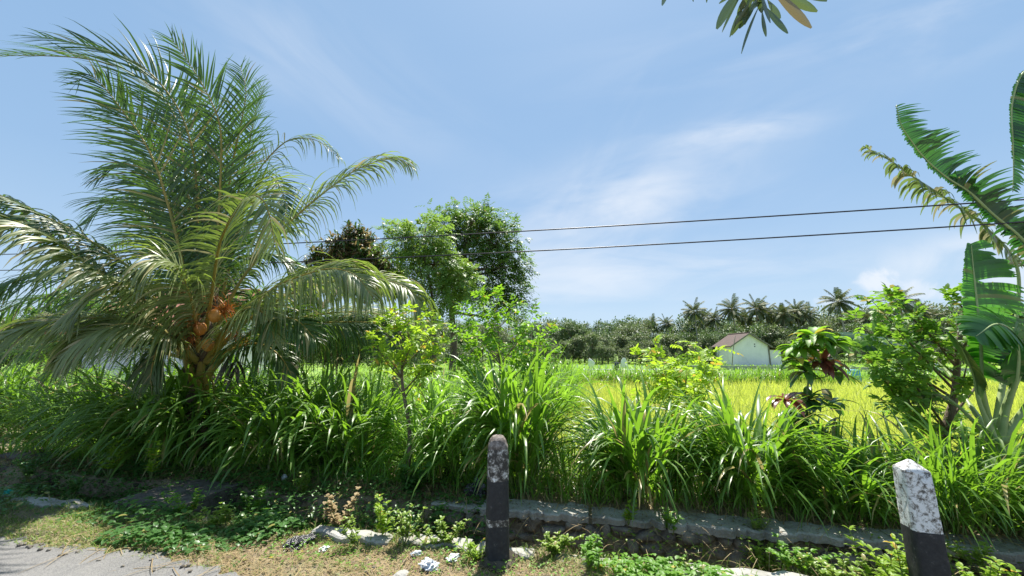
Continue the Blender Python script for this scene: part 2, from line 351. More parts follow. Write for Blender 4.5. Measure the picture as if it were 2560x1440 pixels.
# ground material: dirt and dry litter near the road, green under the grass, all by world position
m, t = newmat('ground_soil'); M['ground'] = m
tcn = N(t, 'ShaderNodeTexCoord'); n1 = N(t, 'ShaderNodeTexNoise', i_Scale=1.1, i_Detail=8.0, i_Roughness=.7)
n2 = N(t, 'ShaderNodeTexNoise', i_Scale=38.0, i_Detail=6.0, i_Roughness=.7)
for n_ in (n1, n2): t.links.new(tcn.outputs['Object'], n_.inputs['Vector'])
a = ramp(t, n1.outputs[0], [(.35, (.10, .075, .05)), (.5, (.24, .19, .12)), (.65, (.14, .17, .05))])
b = ramp(t, n2.outputs[0], [(.3, (.06, .045, .03)), (.55, (.26, .20, .13)), (.75, (.42, .35, .25))])
c = mixc(t, .5, a, b)
sp_ = N(t, 'ShaderNodeSeparateXYZ'); t.links.new(tcn.outputs['Object'], sp_.inputs[0])
n3 = N(t, 'ShaderNodeTexNoise', i_Scale=.35, i_Detail=6.0); t.links.new(tcn.outputs['Object'], n3.inputs['Vector'])
gr = ramp(t, n3.outputs[0], [(.3, (.10, .20, .03)), (.55, (.20, .32, .05)), (.75, (.30, .38, .07))])
c = mixc(t, maprange(t, sp_.outputs[1], 12.0, 24.0), c, gr)
p = N(t, 'ShaderNodeBsdfPrincipled', i_Roughness=.95); t.links.new(c, p.inputs[0])
bp = N(t, 'ShaderNodeBump', i_Strength=.7, i_Distance=.02); t.links.new(n2.outputs[0], bp.inputs['Height']); t.links.new(bp.outputs[0], p.inputs['Normal'])
o_ = N(t, 'ShaderNodeOutputMaterial'); t.links.new(p.outputs[0], o_.inputs[0])
# asphalt
m, t = newmat('asphalt'); M['asphalt'] = m
tcn = N(t, 'ShaderNodeTexCoord'); n1 = N(t, 'ShaderNodeTexNoise', i_Scale=1.4, i_Detail=9.0, i_Roughness=.7); n2 = N(t, 'ShaderNodeTexVoronoi', i_Scale=120.0)
for n_ in (n1, n2): t.links.new(tcn.outputs['Object'], n_.inputs['Vector'])
a = ramp(t, n1.outputs[0], [(.3, (.07, .07, .075)), (.5, (.12, .118, .122)), (.75, (.19, .186, .18))])
c = mixc(t, maprange(t, n2.outputs[0], .25, .6, 0, .55), a, (.24, .235, .225))
p = N(t, 'ShaderNodeBsdfPrincipled', i_Roughness=.75); t.links.new(c, p.inputs[0])
bp = N(t, 'ShaderNodeBump', i_Strength=.5, i_Distance=.01); t.links.new(n2.outputs[0], bp.inputs['Height']); t.links.new(bp.outputs[0], p.inputs['Normal'])
o_ = N(t, 'ShaderNodeOutputMaterial'); t.links.new(p.outputs[0], o_.inputs[0])

# ---------------------------------------------------------------- ground, road, ditch
ZF = -0.35
def wob(s, k=0.0): return 0.05 * np.sin(s * 1.3 + k) + 0.03 * np.sin(s * 3.7 + 1 + k) + 0.02 * np.sin(s * 9.1 + 2 * k)
def gz(s, n):
    s = np.asarray(s, float); n = np.asarray(n, float)
    z = np.interp(n, [-80, 2.2, 2.6, 3.0, 3.18, 3.24, 3.78, 3.9, 4.1, 5.2, 7.5, 9, 2000], [-.02, -.02, .0, -.02, -.04, -.55, -.58, -.05, -.02, -.03, ZF, ZF, ZF])
    rough = np.interp(n, [2.3, 2.6, 7, 30, 400], [0, 1, 1.6, .8, 0])
    return z + rough * (.012 * np.sin(s * 5.1 + n * 7) + .012 * np.sin(s * 2.3 - n * 3.1) + .006 * np.sin(s * 17 + n * 13))
ss = np.concatenate([-np.geomspace(900, 9, 26), np.linspace(-8.8, 6.5, 180), np.geomspace(6.7, 900, 26)])
nn = np.concatenate([-np.geomspace(900, 3, 10), np.linspace(0, 2.2, 6), np.linspace(2.3, 3.1, 14), [3.18, 3.24, 3.5, 3.78, 3.9, 4.0, 4.1], np.linspace(4.2, 9, 30), np.geomspace(9.5, 1200, 40)])
S_, N_ = np.meshgrid(ss, nn); Zg = gz(S_, N_)
V = np.stack([S_ * CU - N_ * SU, S_ * SU + N_ * CU, Zg], -1); idx = np.arange(S_.size).reshape(S_.shape)
g = G(); g.add(V, np.stack([idx[:-1, :-1], idx[:-1, 1:], idx[1:, 1:], idx[1:, :-1]], -1))
tag(g.build('ground', M['ground']), kind='structure')
# road
g = G(); s_ = np.concatenate([np.linspace(-60, -9, 20), np.linspace(-8.9, 4, 700), np.linspace(4.2, 60, 20)])
edge = 2.42 + wob(s_) * .9 + .025 * np.sin(s_ * 23) + .02 * np.sin(s_ * 41 + 2)
rows = []
for k, nv_ in enumerate((-4.0, -2.0, 0.0, 1.6, None, None)):
    n_ = np.full_like(s_, nv_) if nv_ is not None else (edge if k == 4 else edge + .012)
    z_ = .012 if k < 5 else -.06
    rows.append(np.stack([s_ * CU - n_ * SU, s_ * SU + n_ * CU, np.full_like(s_, z_) + (.004 * np.sin(s_ * 3) if k < 5 else 0)], -1))
V = np.stack(rows); idx = np.arange(V.shape[0] * V.shape[1]).reshape(V.shape[:2])
g.add(V, np.stack([idx[:-1, :-1], idx[:-1, 1:], idx[1:, 1:], idx[1:, :-1]], -1))
tag(g.build('road', M['asphalt']), kind='structure')

def slab(g, s0, s1, na, nb, z0, z1, seed, step=.07, amp=.02, mi=0):
    """irregular concrete strip along the road direction"""
    s = np.arange(s0, s1, step); r = np.random.default_rng(seed)
    def rw(): 
        x = r.normal(0, amp, len(s)); return np.convolve(x, [.25, .5, .25], 'same')
    a = na + rw() * 1.5 + .008 * np.sin(s * 2.1 + seed); b = nb + rw(); a = a + np.where(r.random(len(s)) < .12, .03, 0); zt = z1 + rw() * .35
    def col(n, z): return np.stack([s * CU - n * SU, s * SU + n * CU, z + 0 * s], -1)
    V = np.stack([col(b, z0), col(a + .01, z0), col(a, zt - .012), col(a + .015, zt), col(b - .01, zt), col(b, zt - .01)])
    k, m_ = V.shape[:2]
    for j in range(k):
        A_, B_ = V[j], V[(j + 1) % k]; W_ = np.concatenate([A_, B_]); i0 = np.arange(m_ - 1)
        g.add(W_, np.stack([i0, i0 + 1, i0 + 1 + m_, i0 + m_], -1), mi)
    for e in (0, m_ - 1):
        g.add(V[:, e], [[0, 1, 2, 3], [0, 3, 4, 5]], mi)
# near ditch kerb
w1 = thing('ditch_kerb', sn(0, 3.1, -.05), 'broken pale concrete kerb along the road side of the ditch, half buried in dry grass', 'kerb')
g = G()
for i, (a, b, h) in enumerate(((-2.35, -1.62, .02), (-1.55, -.95, .03), (-.9, -.42, .015), (-.3, .12, .0), (.5, 1.9, .025), (2.0, 5.5, .0), (-7.5, -4.9, .01), (-4.7, -2.5, -.03))):
    slab(g, a, b, 3.02, 3.15, -.12, h - .003, 20 + i, step=.045, amp=.022)
g.build('kerb_top', M['concrete'], w1)
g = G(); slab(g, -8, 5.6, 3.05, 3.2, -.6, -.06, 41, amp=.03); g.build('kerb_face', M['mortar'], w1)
# far ditch wall
w2 = thing('ditch_wall', sn(0, 3.95, -.5), 'rubble stone wall with a smooth grey concrete cap below the tall grass', 'wall')
cs = [s_of(1085, 3.95), s_of(1210, 3.95), s_of(1478, 3.95), s_of(1660, 3.95), s_of(1960, 3.95), s_of(2230, 3.9), 6.2]; g = G()
for i in range(6): slab(g, cs[i] + .006, cs[i + 1], 3.80 + (.05, .0, .025, -.01, .015, .0)[i], 4.08, -.06, (-.01, .012, .004, .014, .006, .012)[i], 50 + i, step=.028, amp=.016)
g.build('cap', M['capstone'], w2)
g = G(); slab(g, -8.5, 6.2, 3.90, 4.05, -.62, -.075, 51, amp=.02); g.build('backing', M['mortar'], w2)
g = G(); r_ = np.random.default_rng(5)
for row in range(4):
    s = -1.6 + r_.uniform(0, .1)
    while s < 6.1:
        L = r_.uniform(.07, .30); h = r_.uniform(.032, .075)
        if r_.random() > .16:
            blob(g, sn(s + L / 2, 3.88 + r_.uniform(-.015, .03), -.125 - row * .115 + r_.uniform(-.04, .04)), (L * .52, .08, h), int(r_.integers(1e6)), .27, 14, 9, RA + r_.uniform(-.35, .35), square=.7)
        s += L + .01
g.build('stonework', M['stone'], w2)
# broken slabs left
g = G(); slab(g, s_of(385, 3.6), s_of(545, 3.6), 3.22, 3.95, -.30, -.0, 61, amp=.03)
tag(g.build('concrete_slab', M['rock']), 'dark mossy concrete slab bridging the ditch in front of the large coconut palm', 'slab')
g = G(); p0 = pn(85, 4.25); box(g, p0 + (0, 0, .03), .7, .35, .06, RA, tilt=(.08, .05)); box(g, p0 + (.25, -.28, -.03), .6, .22, .06, RA + .2, tilt=(.2, -.04))
tag(g.build('concrete_slab', M['rock']), 'broken flat dark slab half hidden in weeds at the far left edge', 'slab')

# ---------------------------------------------------------------- marker posts
def postmat(name, bands, scale, wear, top_dark):
    m, t = newmat(name); tcn = N(t, 'ShaderNodeTexCoord'); sp = N(t, 'ShaderNodeSeparateXYZ'); t.links.new(tcn.outputs['Object'], sp.inputs[0])
    nz = N(t, 'ShaderNodeTexNoise', i_Scale=scale, i_Detail=9.0, i_Roughness=.75); t.links.new(tcn.outputs['Object'], nz.inputs['Vector'])
    nb = N(t, 'ShaderNodeTexNoise', i_Scale=9.0, i_Detail=3.0); t.links.new(tcn.outputs['Object'], nb.inputs['Vector'])
    z = mathn(t, 'ADD', sp.outputs[2], mathn(t, 'MULTIPLY', mathn(t, 'SUBTRACT', nb.outputs[0], .5), .035))
    white = ramp(t, nz.outputs[0], [(wear - .05, (.045, .04, .035)), (wear + .03, (.30, .28, .25)), (wear + .1, (.74, .74, .73))])
    black = ramp(t, nz.outputs[0], [(.35, (.016, .016, .018)), (.6, (.032, .032, .034)), (.72, (.16, .15, .14))])
    c = black
    for (lo, hi) in bands:
        mk = mathn(t, 'MULTIPLY', mathn(t, 'GREATER_THAN', z, lo), mathn(t, 'LESS_THAN', z, hi)); c = mixc(t, mk, c, white)
    td = ramp(t, nz.outputs[0], [(.4, (.07, .055, .045)), (.6, (.24, .19, .16))])
    c = mixc(t, mathn(t, 'MULTIPLY', mathn(t, 'GREATER_THAN', z, top_dark), .85), c, td)
    p = N(t, 'ShaderNodeBsdfPrincipled', i_Roughness=.8); t.links.new(c, p.inputs[0])
    bp = N(t, 'ShaderNodeBump', i_Strength=.8, i_Distance=.006); t.links.new(nz.outputs[0], bp.inputs['Height']); t.links.new(bp.outputs[0], p.inputs['Normal'])
    o = N(t, 'ShaderNodeOutputMaterial'); t.links.new(p.outputs[0], o.inputs[0]); return m
def post(loc, prof, rz, mat, label, seed, corner):
    t_ = thing('marker_post', loc, label, 'marker post', 'black and white roadside marker posts')
    r = np.random.default_rng(seed); g = G(); rings = []
    k = 32; th = np.arange(k) * 2 * math.pi / k + math.pi / 4
    ex = corner; cx = np.sign(np.cos(th)) * np.abs(np.cos(th)) ** ex; cy = np.sign(np.sin(th)) * np.abs(np.sin(th)) ** ex
    zs = []
    for (z, hw) in prof: zs.append((z, hw))
    Z = np.interp(np.linspace(0, len(zs) - 1, (len(zs) - 1) * 4 + 1), range(len(zs)), [a for a, b in zs]); H = np.interp(np.linspace(0, len(zs) - 1, (len(zs) - 1) * 4 + 1), range(len(zs)), [b for a, b in zs])
    for z, hw in zip(Z, H):
        q = hw * (1 + r.normal(0, .016, k) - .05 * (r.random(k) < .05)) ; x, y = cx * q, cy * q
        rings.append(np.stack([x * math.cos(rz) - y * math.sin(rz), x * math.sin(rz) + y * math.cos(rz), np.full(k, z)], 1))
    V = np.stack(rings) + np.array(loc); idx = np.arange(V.shape[0] * k).reshape(-1, k); nx = np.roll(idx, -1, 1)
    g.add(V, np.stack([idx[:-1], nx[:-1], nx[1:], idx[1:]], -1)); g.build('shaft', mat, t_)
    g = G(); blob(g, np.array(loc) + (0, 0, .02), (.15, .13, .07), seed, .2, 14, 8, .3); g.build('footing', M['mortar'], t_)
    return t_
post(pn(1243, 2.95) - (0, 0, .02), [(0, .090), (.3, .085), (.5, .082), (.74, .080), (.82, .074), (.86, .062), (.885, .042), (.897, .008)], R(8),
     postmat('weathered_paint', [(.27, .315), (.58, .9)], 26, .525, .80), 'thin black post with a domed top and mostly flaked white paint', 3, .62)
post(pn(2340, 2.92) - (0, 0, .02), [(0, .076), (.1, .075), (.25, .073), (.5, .071), (.80, .068), (.81, .066), (.865, .006)], R(72),
     postmat('fresh_paint', [(.47, .9)], 34, .42, 2), 'thick square post with pyramid top, white above and black below, at the lower right', 4, .30)

# ---------------------------------------------------------------- overhead cables
for i, (A, B, sag, lab) in enumerate((((170, 631), (2560, 499), .06, 'upper of the two thin black cables crossing the picture'),
                                      ((200, 672), (2560, 555), .07, 'lower of the two thin black cables crossing the picture'))):
    def at_n(px, py, n):
        v = -(py - 720) / F; d = np.array([(px - 1280) / F, math.cos(PITCH) - v * math.sin(PITCH), math.sin(PITCH) + v * math.cos(PITCH)])
        return d * (n / (d[0] * -SU + d[1] * CU)) + (0, 0, EYE)
    a, b = at_n(*A, 4.9), at_n(*B, 4.9); q = np.linspace(-.9, 1.8, 60)
    P = a + (b - a) * q[:, None]; P[:, 2] += sag * ((2 * q - 1) ** 2 - 1)
    g = G(); tube(g, P, .0085, 8); tag(g.build('overhead_cable', M['cable']), lab, 'cable', 'overhead cables')

# ---------------------------------------------------------------- palm fronds
LSC = 1.0
def frond(parent, ctrl, hint, LL, W, grav, mats, npair=76, bare=.22, rad=.022, pitchang=.55, up=.15, bend=None, seg=6, jitter=.10, name='frond', asym=(1, 1), prof='grass', fold=.35, kink=0.14, start=None, rmat=None, gaps=0.0, grp=0, lenj=(.85, 1.1), wfix=False, gsc=1.0):
    P = spline(ctrl, 80); T = nrm(np.gradient(P, axis=0)); h = np.asarray(hint, float)
    f = np.linspace(bare, .995, npair); ii = f * 79; i0 = np.clip(ii.astype(int), 0, 78); fr = (ii - i0)[:, None]
    B = P[i0] * (1 - fr) + P[i0 + 1] * fr; Tt = T[i0]
    S = nrm(np.cross(Tt, h)); Nn = nrm(np.cross(S, Tt))
    g = G(); rel = (f - bare) / (1 - bare)
    Lp = LL * LSC * (np.sin(np.pi * np.clip(rel * .83 + .13, 0, 1)) ** .6)
    for sgn, am in ((-1, asym[0]), (1, asym[1])):
        if am == 0: continue
        keep = rng.random(npair) > gaps
        k = npair
        fa = pitchang + .5 * rel + rng.normal(0, jitter, k); lj = rng.uniform(*lenj, k); gj = 0
        if grp:
            gid = np.cumsum(rng.random(k) < 1 / grp); gj = rng.normal(0, 1, k + 1)[gid] * .22 * gsc
            fa = pitchang + .5 * rel + gj + rng.normal(0, jitter * .2, k); lj = lj * (1 + (rng.uniform(.75, 1.15, k + 1)[gid] - 1) * gsc)
        d = sgn * S * np.cos(fa)[:, None] + Tt * np.sin(fa)[:, None] + Nn * (up + rng.normal(0, jitter, k) * (.3 if grp else 1) + gj)[:, None]
        side = Tt
        strips(g, B[keep], d[keep], (Lp * am * lj)[keep], (W * (1 if wfix else rng.uniform(.8, 1.15, k) * np.clip(Lp / LL + .2, .5, 1)) * np.ones(k))[keep], (grav * (1 if wfix else rng.uniform(.7, 1.35, k)) * np.ones(k))[keep], seg, prof, fold, side=side[keep], bend=bend, kink=kink)
    fo = g.build(name, mats, parent)
    g = G(); tube(g, P, rad * np.interp(np.linspace(0, 1, 80), [0, .08, .25, .7, 1], [2.2, 1.5, 1, .55, .15]), 6)
    r = g.build('rachis', rmat or M['rachis'], fo)
    return fo
PY = 5.6; LSC = 1.15
palm_base = np.array([*at(505, 1000, PY)[:2], -.05])
palm = thing('coconut_palm', palm_base, 'large coconut palm with orange coconuts and wind blown fronds, standing left in the tall grass', 'palm tree')
top = at(505, 905, PY)
g = G(); q = np.linspace(0, 1, 30); P = palm_base + (top - palm_base) * q[:, None]; P[:, 0] += .03 * np.sin(q * 5)
tube(g, P, .125 + .035 * (np.arange(30) % 3 == 0) + .05 * q, 12)
g.build('trunk', M['palmbark'], palm)
C = lambda px, py, y: at(px, py, y)
front = (0, -1, .35)
FR = [  # control points (picture column, row, depth), normal hint, leaflet length, gravity, material, options
 ([(505, 880, 5.6), (535, 700, 5.65), (552, 430, 5.6), (549, 312, 5.5), (514, 226, 5.4), (469, 153, 5.3), (427, 95, 5.2)], front, .86, .25, 'palm', dict(up=-.05, pitchang=.65)),
 ([(500, 880, 5.6), (495, 650, 5.7), (490, 441, 5.65), (476, 354, 5.5), (440, 262, 5.4), (358, 168, 5.1), (240, 120, 4.8), (100, 92, 4.6)], (.3, -.8, .6), .90, .25, 'palm', dict(bend=(-.35, 0, .0))),
 ([(495, 880, 5.6), (455, 650, 5.5), (400, 444, 5.3), (355, 345, 5.2), (312, 285, 5.1), (262, 220, 5.0), (222, 185, 4.95), (196, 205, 4.9)], (.2, -.9, .4), .78, .35, 'palm', dict(bend=(-.3, 0, -.1))),
 ([(500, 880, 5.65), (480, 600, 5.9), (440, 300, 6.0), (347, 194, 5.8), (240, 152, 5.4), (120, 140, 5.2), (-30, 140, 5.0)], (.2, -.6, .8), .90, .2, 'palm', dict(bend=(-.4, 0, .05))),
 ([(510, 880, 5.6), (555, 600, 5.7), (578, 430, 5.7), (600, 320, 5.7), (615, 230, 5.7), (600, 165, 5.7)], front, .72, .45, 'palm', dict(bend=(.15, 0, -.1))),
 ([(515, 880, 5.7), (560, 640, 6.0), (600, 460, 6.2), (625, 350, 6.3), (640, 270, 6.4), (655, 215, 6.4)], (-.3, -.9, .3), .74, .6, 'palm', {}),
 ([(495, 880, 5.7), (460, 620, 6.0), (415, 430, 6.2), (360, 330, 6.3), (300, 280, 6.3), (240, 270, 6.3)], (.2, -.8, .5), .86, .5, 'palm', dict(bend=(-.3, 0, -.1))),
 ([(495, 880, 5.6), (465, 700, 5.7), (430, 530, 5.7), (375, 440, 5.7), (310, 410, 5.7), (245, 440, 5.6)], (.1, -.75, .6), .88, .65, 'palm', dict(bend=(-.4, 0, -.2), up=0)),
 ([(495, 880, 5.7), (455, 720, 5.9), (410, 600, 6.0), (350, 520, 6.1), (280, 500, 6.1), (215, 560, 6.0)], (.1, -.5, .8), .82, .8, 'palm', dict(bend=(-.3, 0, -.2))),
 ([(500, 880, 5.6), (500, 650, 5.9), (520, 480, 6.2), (500, 360, 6.5), (450, 280, 6.6), (380, 220, 6.6)], (.1, -.8, .5), .85, .3, 'palm', dict(bend=(-.2, 0, 0))),
 ([(510, 880, 5.7), (560, 690, 6.1), (610, 500, 6.4), (650, 421, 6.5), (704, 362, 6.6), (745, 345, 6.6), (800, 355, 6.5), (848, 395, 6.5)], (0, -.7, .7), .78, 1.7, 'palm_pale', dict(W=.022, kink=.4, npair=64, gaps=.15)),
 ([(515, 890, 5.6), (580, 740, 5.6), (640, 650, 5.6), (696, 583, 5.6), (787, 500, 5.6), (883, 429, 5.6), (954, 400, 5.6), (1000, 398, 5.6), (1028, 417, 5.6)], (-.1, -.75, .65), .82, 1.9, 'palm_pale', dict(W=.026, kink=.3, npair=80, pitchang=.75)),
 ([(515, 880, 5.6), (560, 720, 5.8), (610, 530, 5.9), (650, 455, 5.9), (685, 445, 5.9), (712, 500, 5.8), (722, 580, 5.7)], (0, -.4, .9), .72, .8, 'palm', {}),
 ([(505, 890, 5.5), (528, 740, 5.1), (542, 642, 4.8), (556, 590, 4.6), (578, 545, 4.4), (606, 505, 4.25), (640, 490, 4.1), (668, 520, 4.0), (690, 620, 3.95)], (-.25, -.55, .8), .80, .95, 'palm_pale', dict(kink=.3, W=.032, bend=(-.1, -.1, 0))),
 ([(490, 885, 5.5), (430, 770, 5.1), (350, 690, 4.8), (230, 605, 4.5), (100, 535, 4.25), (0, 488, 4.1), (-160, 440, 3.9)], (.2, -.1, 1), .80, 1.3, 'palm', dict(npair=105, W=.029, kink=.3, bend=(-.1, 0, -.3))),
 ([(485, 890, 5.4), (400, 790, 4.9), (300, 715, 4.5), (200, 645, 4.25), (110, 585, 4.05), (0, 540, 3.9), (-160, 510, 3.7)], (.2, -.2, 1), .66, 1.7, 'palm_pale', dict(npair=110, kink=.3, W=.036)),
 ([(480, 905, 5.4), (440, 830, 5.0), (385, 745, 4.7), (330, 708, 4.5), (280, 715, 4.4), (215, 755, 4.3), (170, 810, 4.2)], (.1, -.5, .9), .62, 1.1, 'palm_pale', dict(npair=60, kink=.2)),
 ([(480, 900, 5.5), (400, 835, 5.2), (300, 800, 4.9), (150, 800, 4.5), (40, 830, 4.3), (-80, 880, 4.1)], (.1, -.4, .9), .72, 1.3, 'palm_pale', dict(npair=90, W=.027, kink=.35, bend=(-.1, 0, -.2))),
 ([(480, 900, 5.7), (380, 800, 6.0), (250, 740, 6.2), (110, 740, 6.2), (0, 780, 6.2), (-90, 830, 6.2)], (.1, -.3, .95), .85, 1.2, 'palm', dict(npair=84, W=.026, kink=.3, bend=(-.1, 0, -.2))),
 ([(520, 900, 5.5), (590, 800, 5.2), (683, 722, 5.0), (770, 685, 4.85), (835, 672, 4.75), (890, 690, 4.65), (930, 740, 4.6)], (-.1, -.6, .8), .88, 2.0, 'palm_pale', dict(kink=.2, W=.032, npair=115)),
 ([(520, 900, 5.7), (620, 800, 5.8), (740, 730, 5.9), (860, 700, 5.9), (960, 700, 5.9), (1030, 730, 5.8), (1060, 790, 5.8)], (-.1, -.6, .8), .86, 2.2, 'palm_pale', dict(kink=.2, W=.032, npair=110)),
 ([(520, 910, 5.6), (620, 850, 5.7), (740, 815, 5.8), (860, 805, 5.8), (950, 812, 5.8), (1000, 850, 5.8)], (-.1, -.5, .85), .95, 2.0, 'palm', dict(W=.03, npair=110)),
 ([(520, 905, 5.8), (640, 830, 6.0), (780, 790, 6.2), (900, 780, 6.3), (990, 800, 6.3), (1040, 850, 6.3)], (-.1, -.5, .85), 1.0, 2.0, 'palm_pale', dict(W=.028, npair=100, bare=.3)),
 ([(520, 905, 5.4), (600, 850, 5.0), (680, 800, 4.8), (740, 800, 4.7), (790, 850, 4.6)], (-.1, -.5, .85), .66, 1.2, 'palm', dict(npair=60)),
 ([(515, 905, 5.4), (560, 820, 5.0), (620, 770, 4.8), (665, 790, 4.7), (690, 860, 4.65)], (-.1, -.6, .8), .62, 1.1, 'palm_pale', dict(npair=55)),
 ([(490, 905, 5.6), (400, 860, 5.9), (300, 850, 6.1), (200, 880, 6.2), (120, 940, 6.2)], (.1, -.3, .95), .75, 1.2, 'palm', dict(npair=70)),
 ([(495, 905, 5.4), (450, 850, 5.1), (410, 850, 4.9), (385, 900, 4.85), (375, 960, 4.85)], (.1, -.6, .8), .5, 1.8, 'palm', dict(npair=60)),
 ([(490, 900, 5.3), (420, 840, 4.8), (330, 810, 4.5), (240, 830, 4.3), (160, 890, 4.2)], (.1, -.6, .8), .62, 2.0, 'palm_pale', dict(npair=90)),
 ([(485, 900, 5.6), (380, 780, 5.4), (260, 700, 5.3), (120, 680, 5.2), (0, 720, 5.2), (-80, 780, 5.2)], (.1, -.5, .85), .8, 2.0, 'palm', dict(npair=96, W=.026, kink=.35)),
 ([(485, 900, 5.7), (360, 840, 5.7), (200, 790, 5.7), (60, 800, 5.6), (-60, 840, 5.6)], (.1, -.5, .85), .7, 2.2, 'palm_pale', dict(npair=90, W=.025, kink=.35)),
 ([(485, 900, 5.7), (350, 870, 6.2), (200, 850, 6.4), (60, 870, 6.5), (-60, 900, 6.5)], (.1, -.5, .85), .7, 2.0, 'palm', dict(npair=84, W=.026, kink=.35)),
 ([(520, 905, 5.6), (590, 870, 5.3), (650, 860, 5.2), (700, 890, 5.1), (730, 940, 5.1)], (-.1, -.6, .8), .5, 1.8, 'palm', dict(npair=60)),
 ([(515, 900, 5.6), (560, 740, 5.9), (620, 650, 6.1), (690, 640, 6.3), (750, 690, 6.4), (780, 770, 6.4)], (-.1, -.5, .85), .75, 1.8, 'palm', dict(npair=90)),
 ([(500, 890, 5.4), (480, 760, 4.9), (450, 680, 4.6), (400, 650, 4.4), (350, 690, 4.3)], (.1, -.6, .8), .75, 1.7, 'palm_pale', dict(npair=80)),
 ([(505, 880, 5.8), (520, 700, 6.6), (560, 600, 7.4), (640, 560, 8.0), (740, 580, 8.5)], (-.1, -.2, 1), .85, .8, 'palm', {}),
 ([(500, 880, 5.8), (490, 720, 6.6), (440, 620, 7.4), (350, 590, 8.0), (260, 620, 8.4)], (.1, -.2, 1), .85, .8, 'palm', {}),
]
for k, (cp, hint, LL, gv, mt, kw) in enumerate(FR):
    kw = dict(kw); W = kw.pop('W', .031)
    frond(palm, [C(*c_) for c_ in cp], hint, LL, W, gv, M[mt], rmat=M['rachis_y'] if k in (13, 16, 19, 22) else M['rachis'], **kw)
# petiole bases, coconuts, flowers
for (a, b, y) in (((478, 930), (440, 800), 5.4), ((520, 940), (600, 850), 5.4), ((500, 950), (530, 800), 5.45), ((492, 940), (470, 790), 5.5)):
    g = G(); P = spline([C(a[0] + 10, a[1] + 40, 5.55), C(*a, y), C((a[0] + b[0]) / 2 - 4, (a[1] + b[1]) / 2, y - .05), C(*b, y)], 12)
    tube(g, P, np.linspace(.062, .03, 12), 8); g.build('petiole', M['rachis_y'], palm)
for k, (px, py) in enumerate(((463, 793), (452, 818), (500, 822), (537, 790), (520, 862))):
    g = G(); blob(g, C(px, py, 5.02 + .05 * (k % 3)), (.074, .074, .092), k, .05, 16, 12, .3 * k); g.build('coconut', M['coconut'], palm)
for (px, py, n_, y) in ((478, 800, 110, 5.05), (455, 730, 60, 5.2), (560, 775, 120, 5.15), (590, 845, 110, 5.1), (520, 740, 50, 5.3), (475, 850, 60, 5.05)):
    g = G(); d = rdir(n_, -.6, 1); strips(g, C(px, py, y) + rng.normal(0, .035, (n_, 3)), d, rng.uniform(.10, .27, n_), .012, .9, 4, 'grass', .4)
    g.build('flower_stalk', M['flower'], palm)
g = G(); blob(g, C(500, 850, 5.45), (.20, .16, .34), 5, .18, 18, 14); blob(g, C(520, 760, 5.55), (.12, .12, .30), 6, .18, 14, 12)
g.build('fibre_sheath', M['palmbark'], palm)
g = G(); b_ = np.repeat([C(590, 900, 5.35)], 9, 0) + rng.normal(0, .05, (9, 3)); strips(g, b_, rdir(9, -1, -.3) + (.25, 0, 0), rng.uniform(.3, .6, 9), .055, .6, 5, 'leaf', .5)
g.build('dead_sheath', M['rock'], palm)

# ---------------------------------------------------------------- elephant grass
def culms(gl, gs, bases, H, lean_dir, lean, nl, LL, W, seg=6, fold=.3, rs=.0055, droop=1.6, wind=(0, 0, 0)):
    n = len(bases); H = np.broadcast_to(H, (n,))
    d = nrm(UP + lean_dir * lean[:, None])
    for k in range(nl):
        f = .18 + .82 * (k + rng.uniform(-.3, .3, n)) / nl
        p = bases + d * (H * f * .8)[:, None]; p[:, 2] -= lean * H * f * f * .12
        az = rng.uniform(0, 2 * math.pi, n); o = np.stack([np.cos(az), np.sin(az), 0 * az], 1) * .55 + lean_dir * .45
        dd = nrm(d * rng.uniform(.9, 2.0, n)[:, None] + o)
        Lk = LL * rng.uniform(.6, 1.15, n) * (.75 + .35 * f)
        strips(gl, p, dd, Lk, W * rng.uniform(.7, 1.2, n), droop * rng.uniform(.55, 1.5, n), seg, 'grass', fold, twist=.3, bend=wind)
    if gs is not None:
        for i in range(n):
            q = np.linspace(0, 1, 4)[:, None]; P = bases[i] + d[i] * H[i] * .8 * q; P[:, 2] -= (lean[i] * H[i] * .12) * q[:, 0] ** 2
            tube(gs, P, [rs * 1.3, rs, rs * .8, rs * .4], 4, cap=False)
def grass_clump(px, n, H, Rr, nc, label, LL=.78, W=.042, mat='napier', nl=7, droop=1.7, straw=40, fwd=0.0, cnm='tall grass'):
    p0 = pn(px, n); p0[2] = float(gz(*(lambda q: (q[0] * CU + q[1] * SU, -q[0] * SU + q[1] * CU))(p0)))
    t_ = thing('grass_clump', p0, label, 'grass clump', 'clumps of tall elephant grass beyond the ditch')
    a = rng.uniform(0, 2 * math.pi, nc); r = np.sqrt(rng.random(nc)) * Rr
    o = np.stack([np.cos(a), np.sin(a), 0 * a], 1); b = p0 + o * r[:, None] * (1.0, .8, 1)
    ld = o + np.array([0, -fwd, 0])
    gl, gs = G(), G()
    culms(gl, gs, b, H * rng.uniform(.62, 1.0, nc), ld, (.10 + .30 * r / Rr) * rng.uniform(.6, 1.3, nc), nl, LL, W, droop=droop)
    gl.build('leaves', M[mat], t_); gs.build('stems', M['stem'], t_)
    g = G(); a = rng.uniform(0, 2 * math.pi, straw); o = np.stack([np.cos(a), np.sin(a), 0 * a + .7], 1)
    strips(g, p0 + o * (Rr * rng.uniform(.3, 1, straw))[:, None] * (1, .8, 0), o, rng.uniform(.2, .5, straw), .014, 2.2, 4, 'grass', .3, kink=.4); g.build('dry_leaves', M['straw'], t_)
    return t_
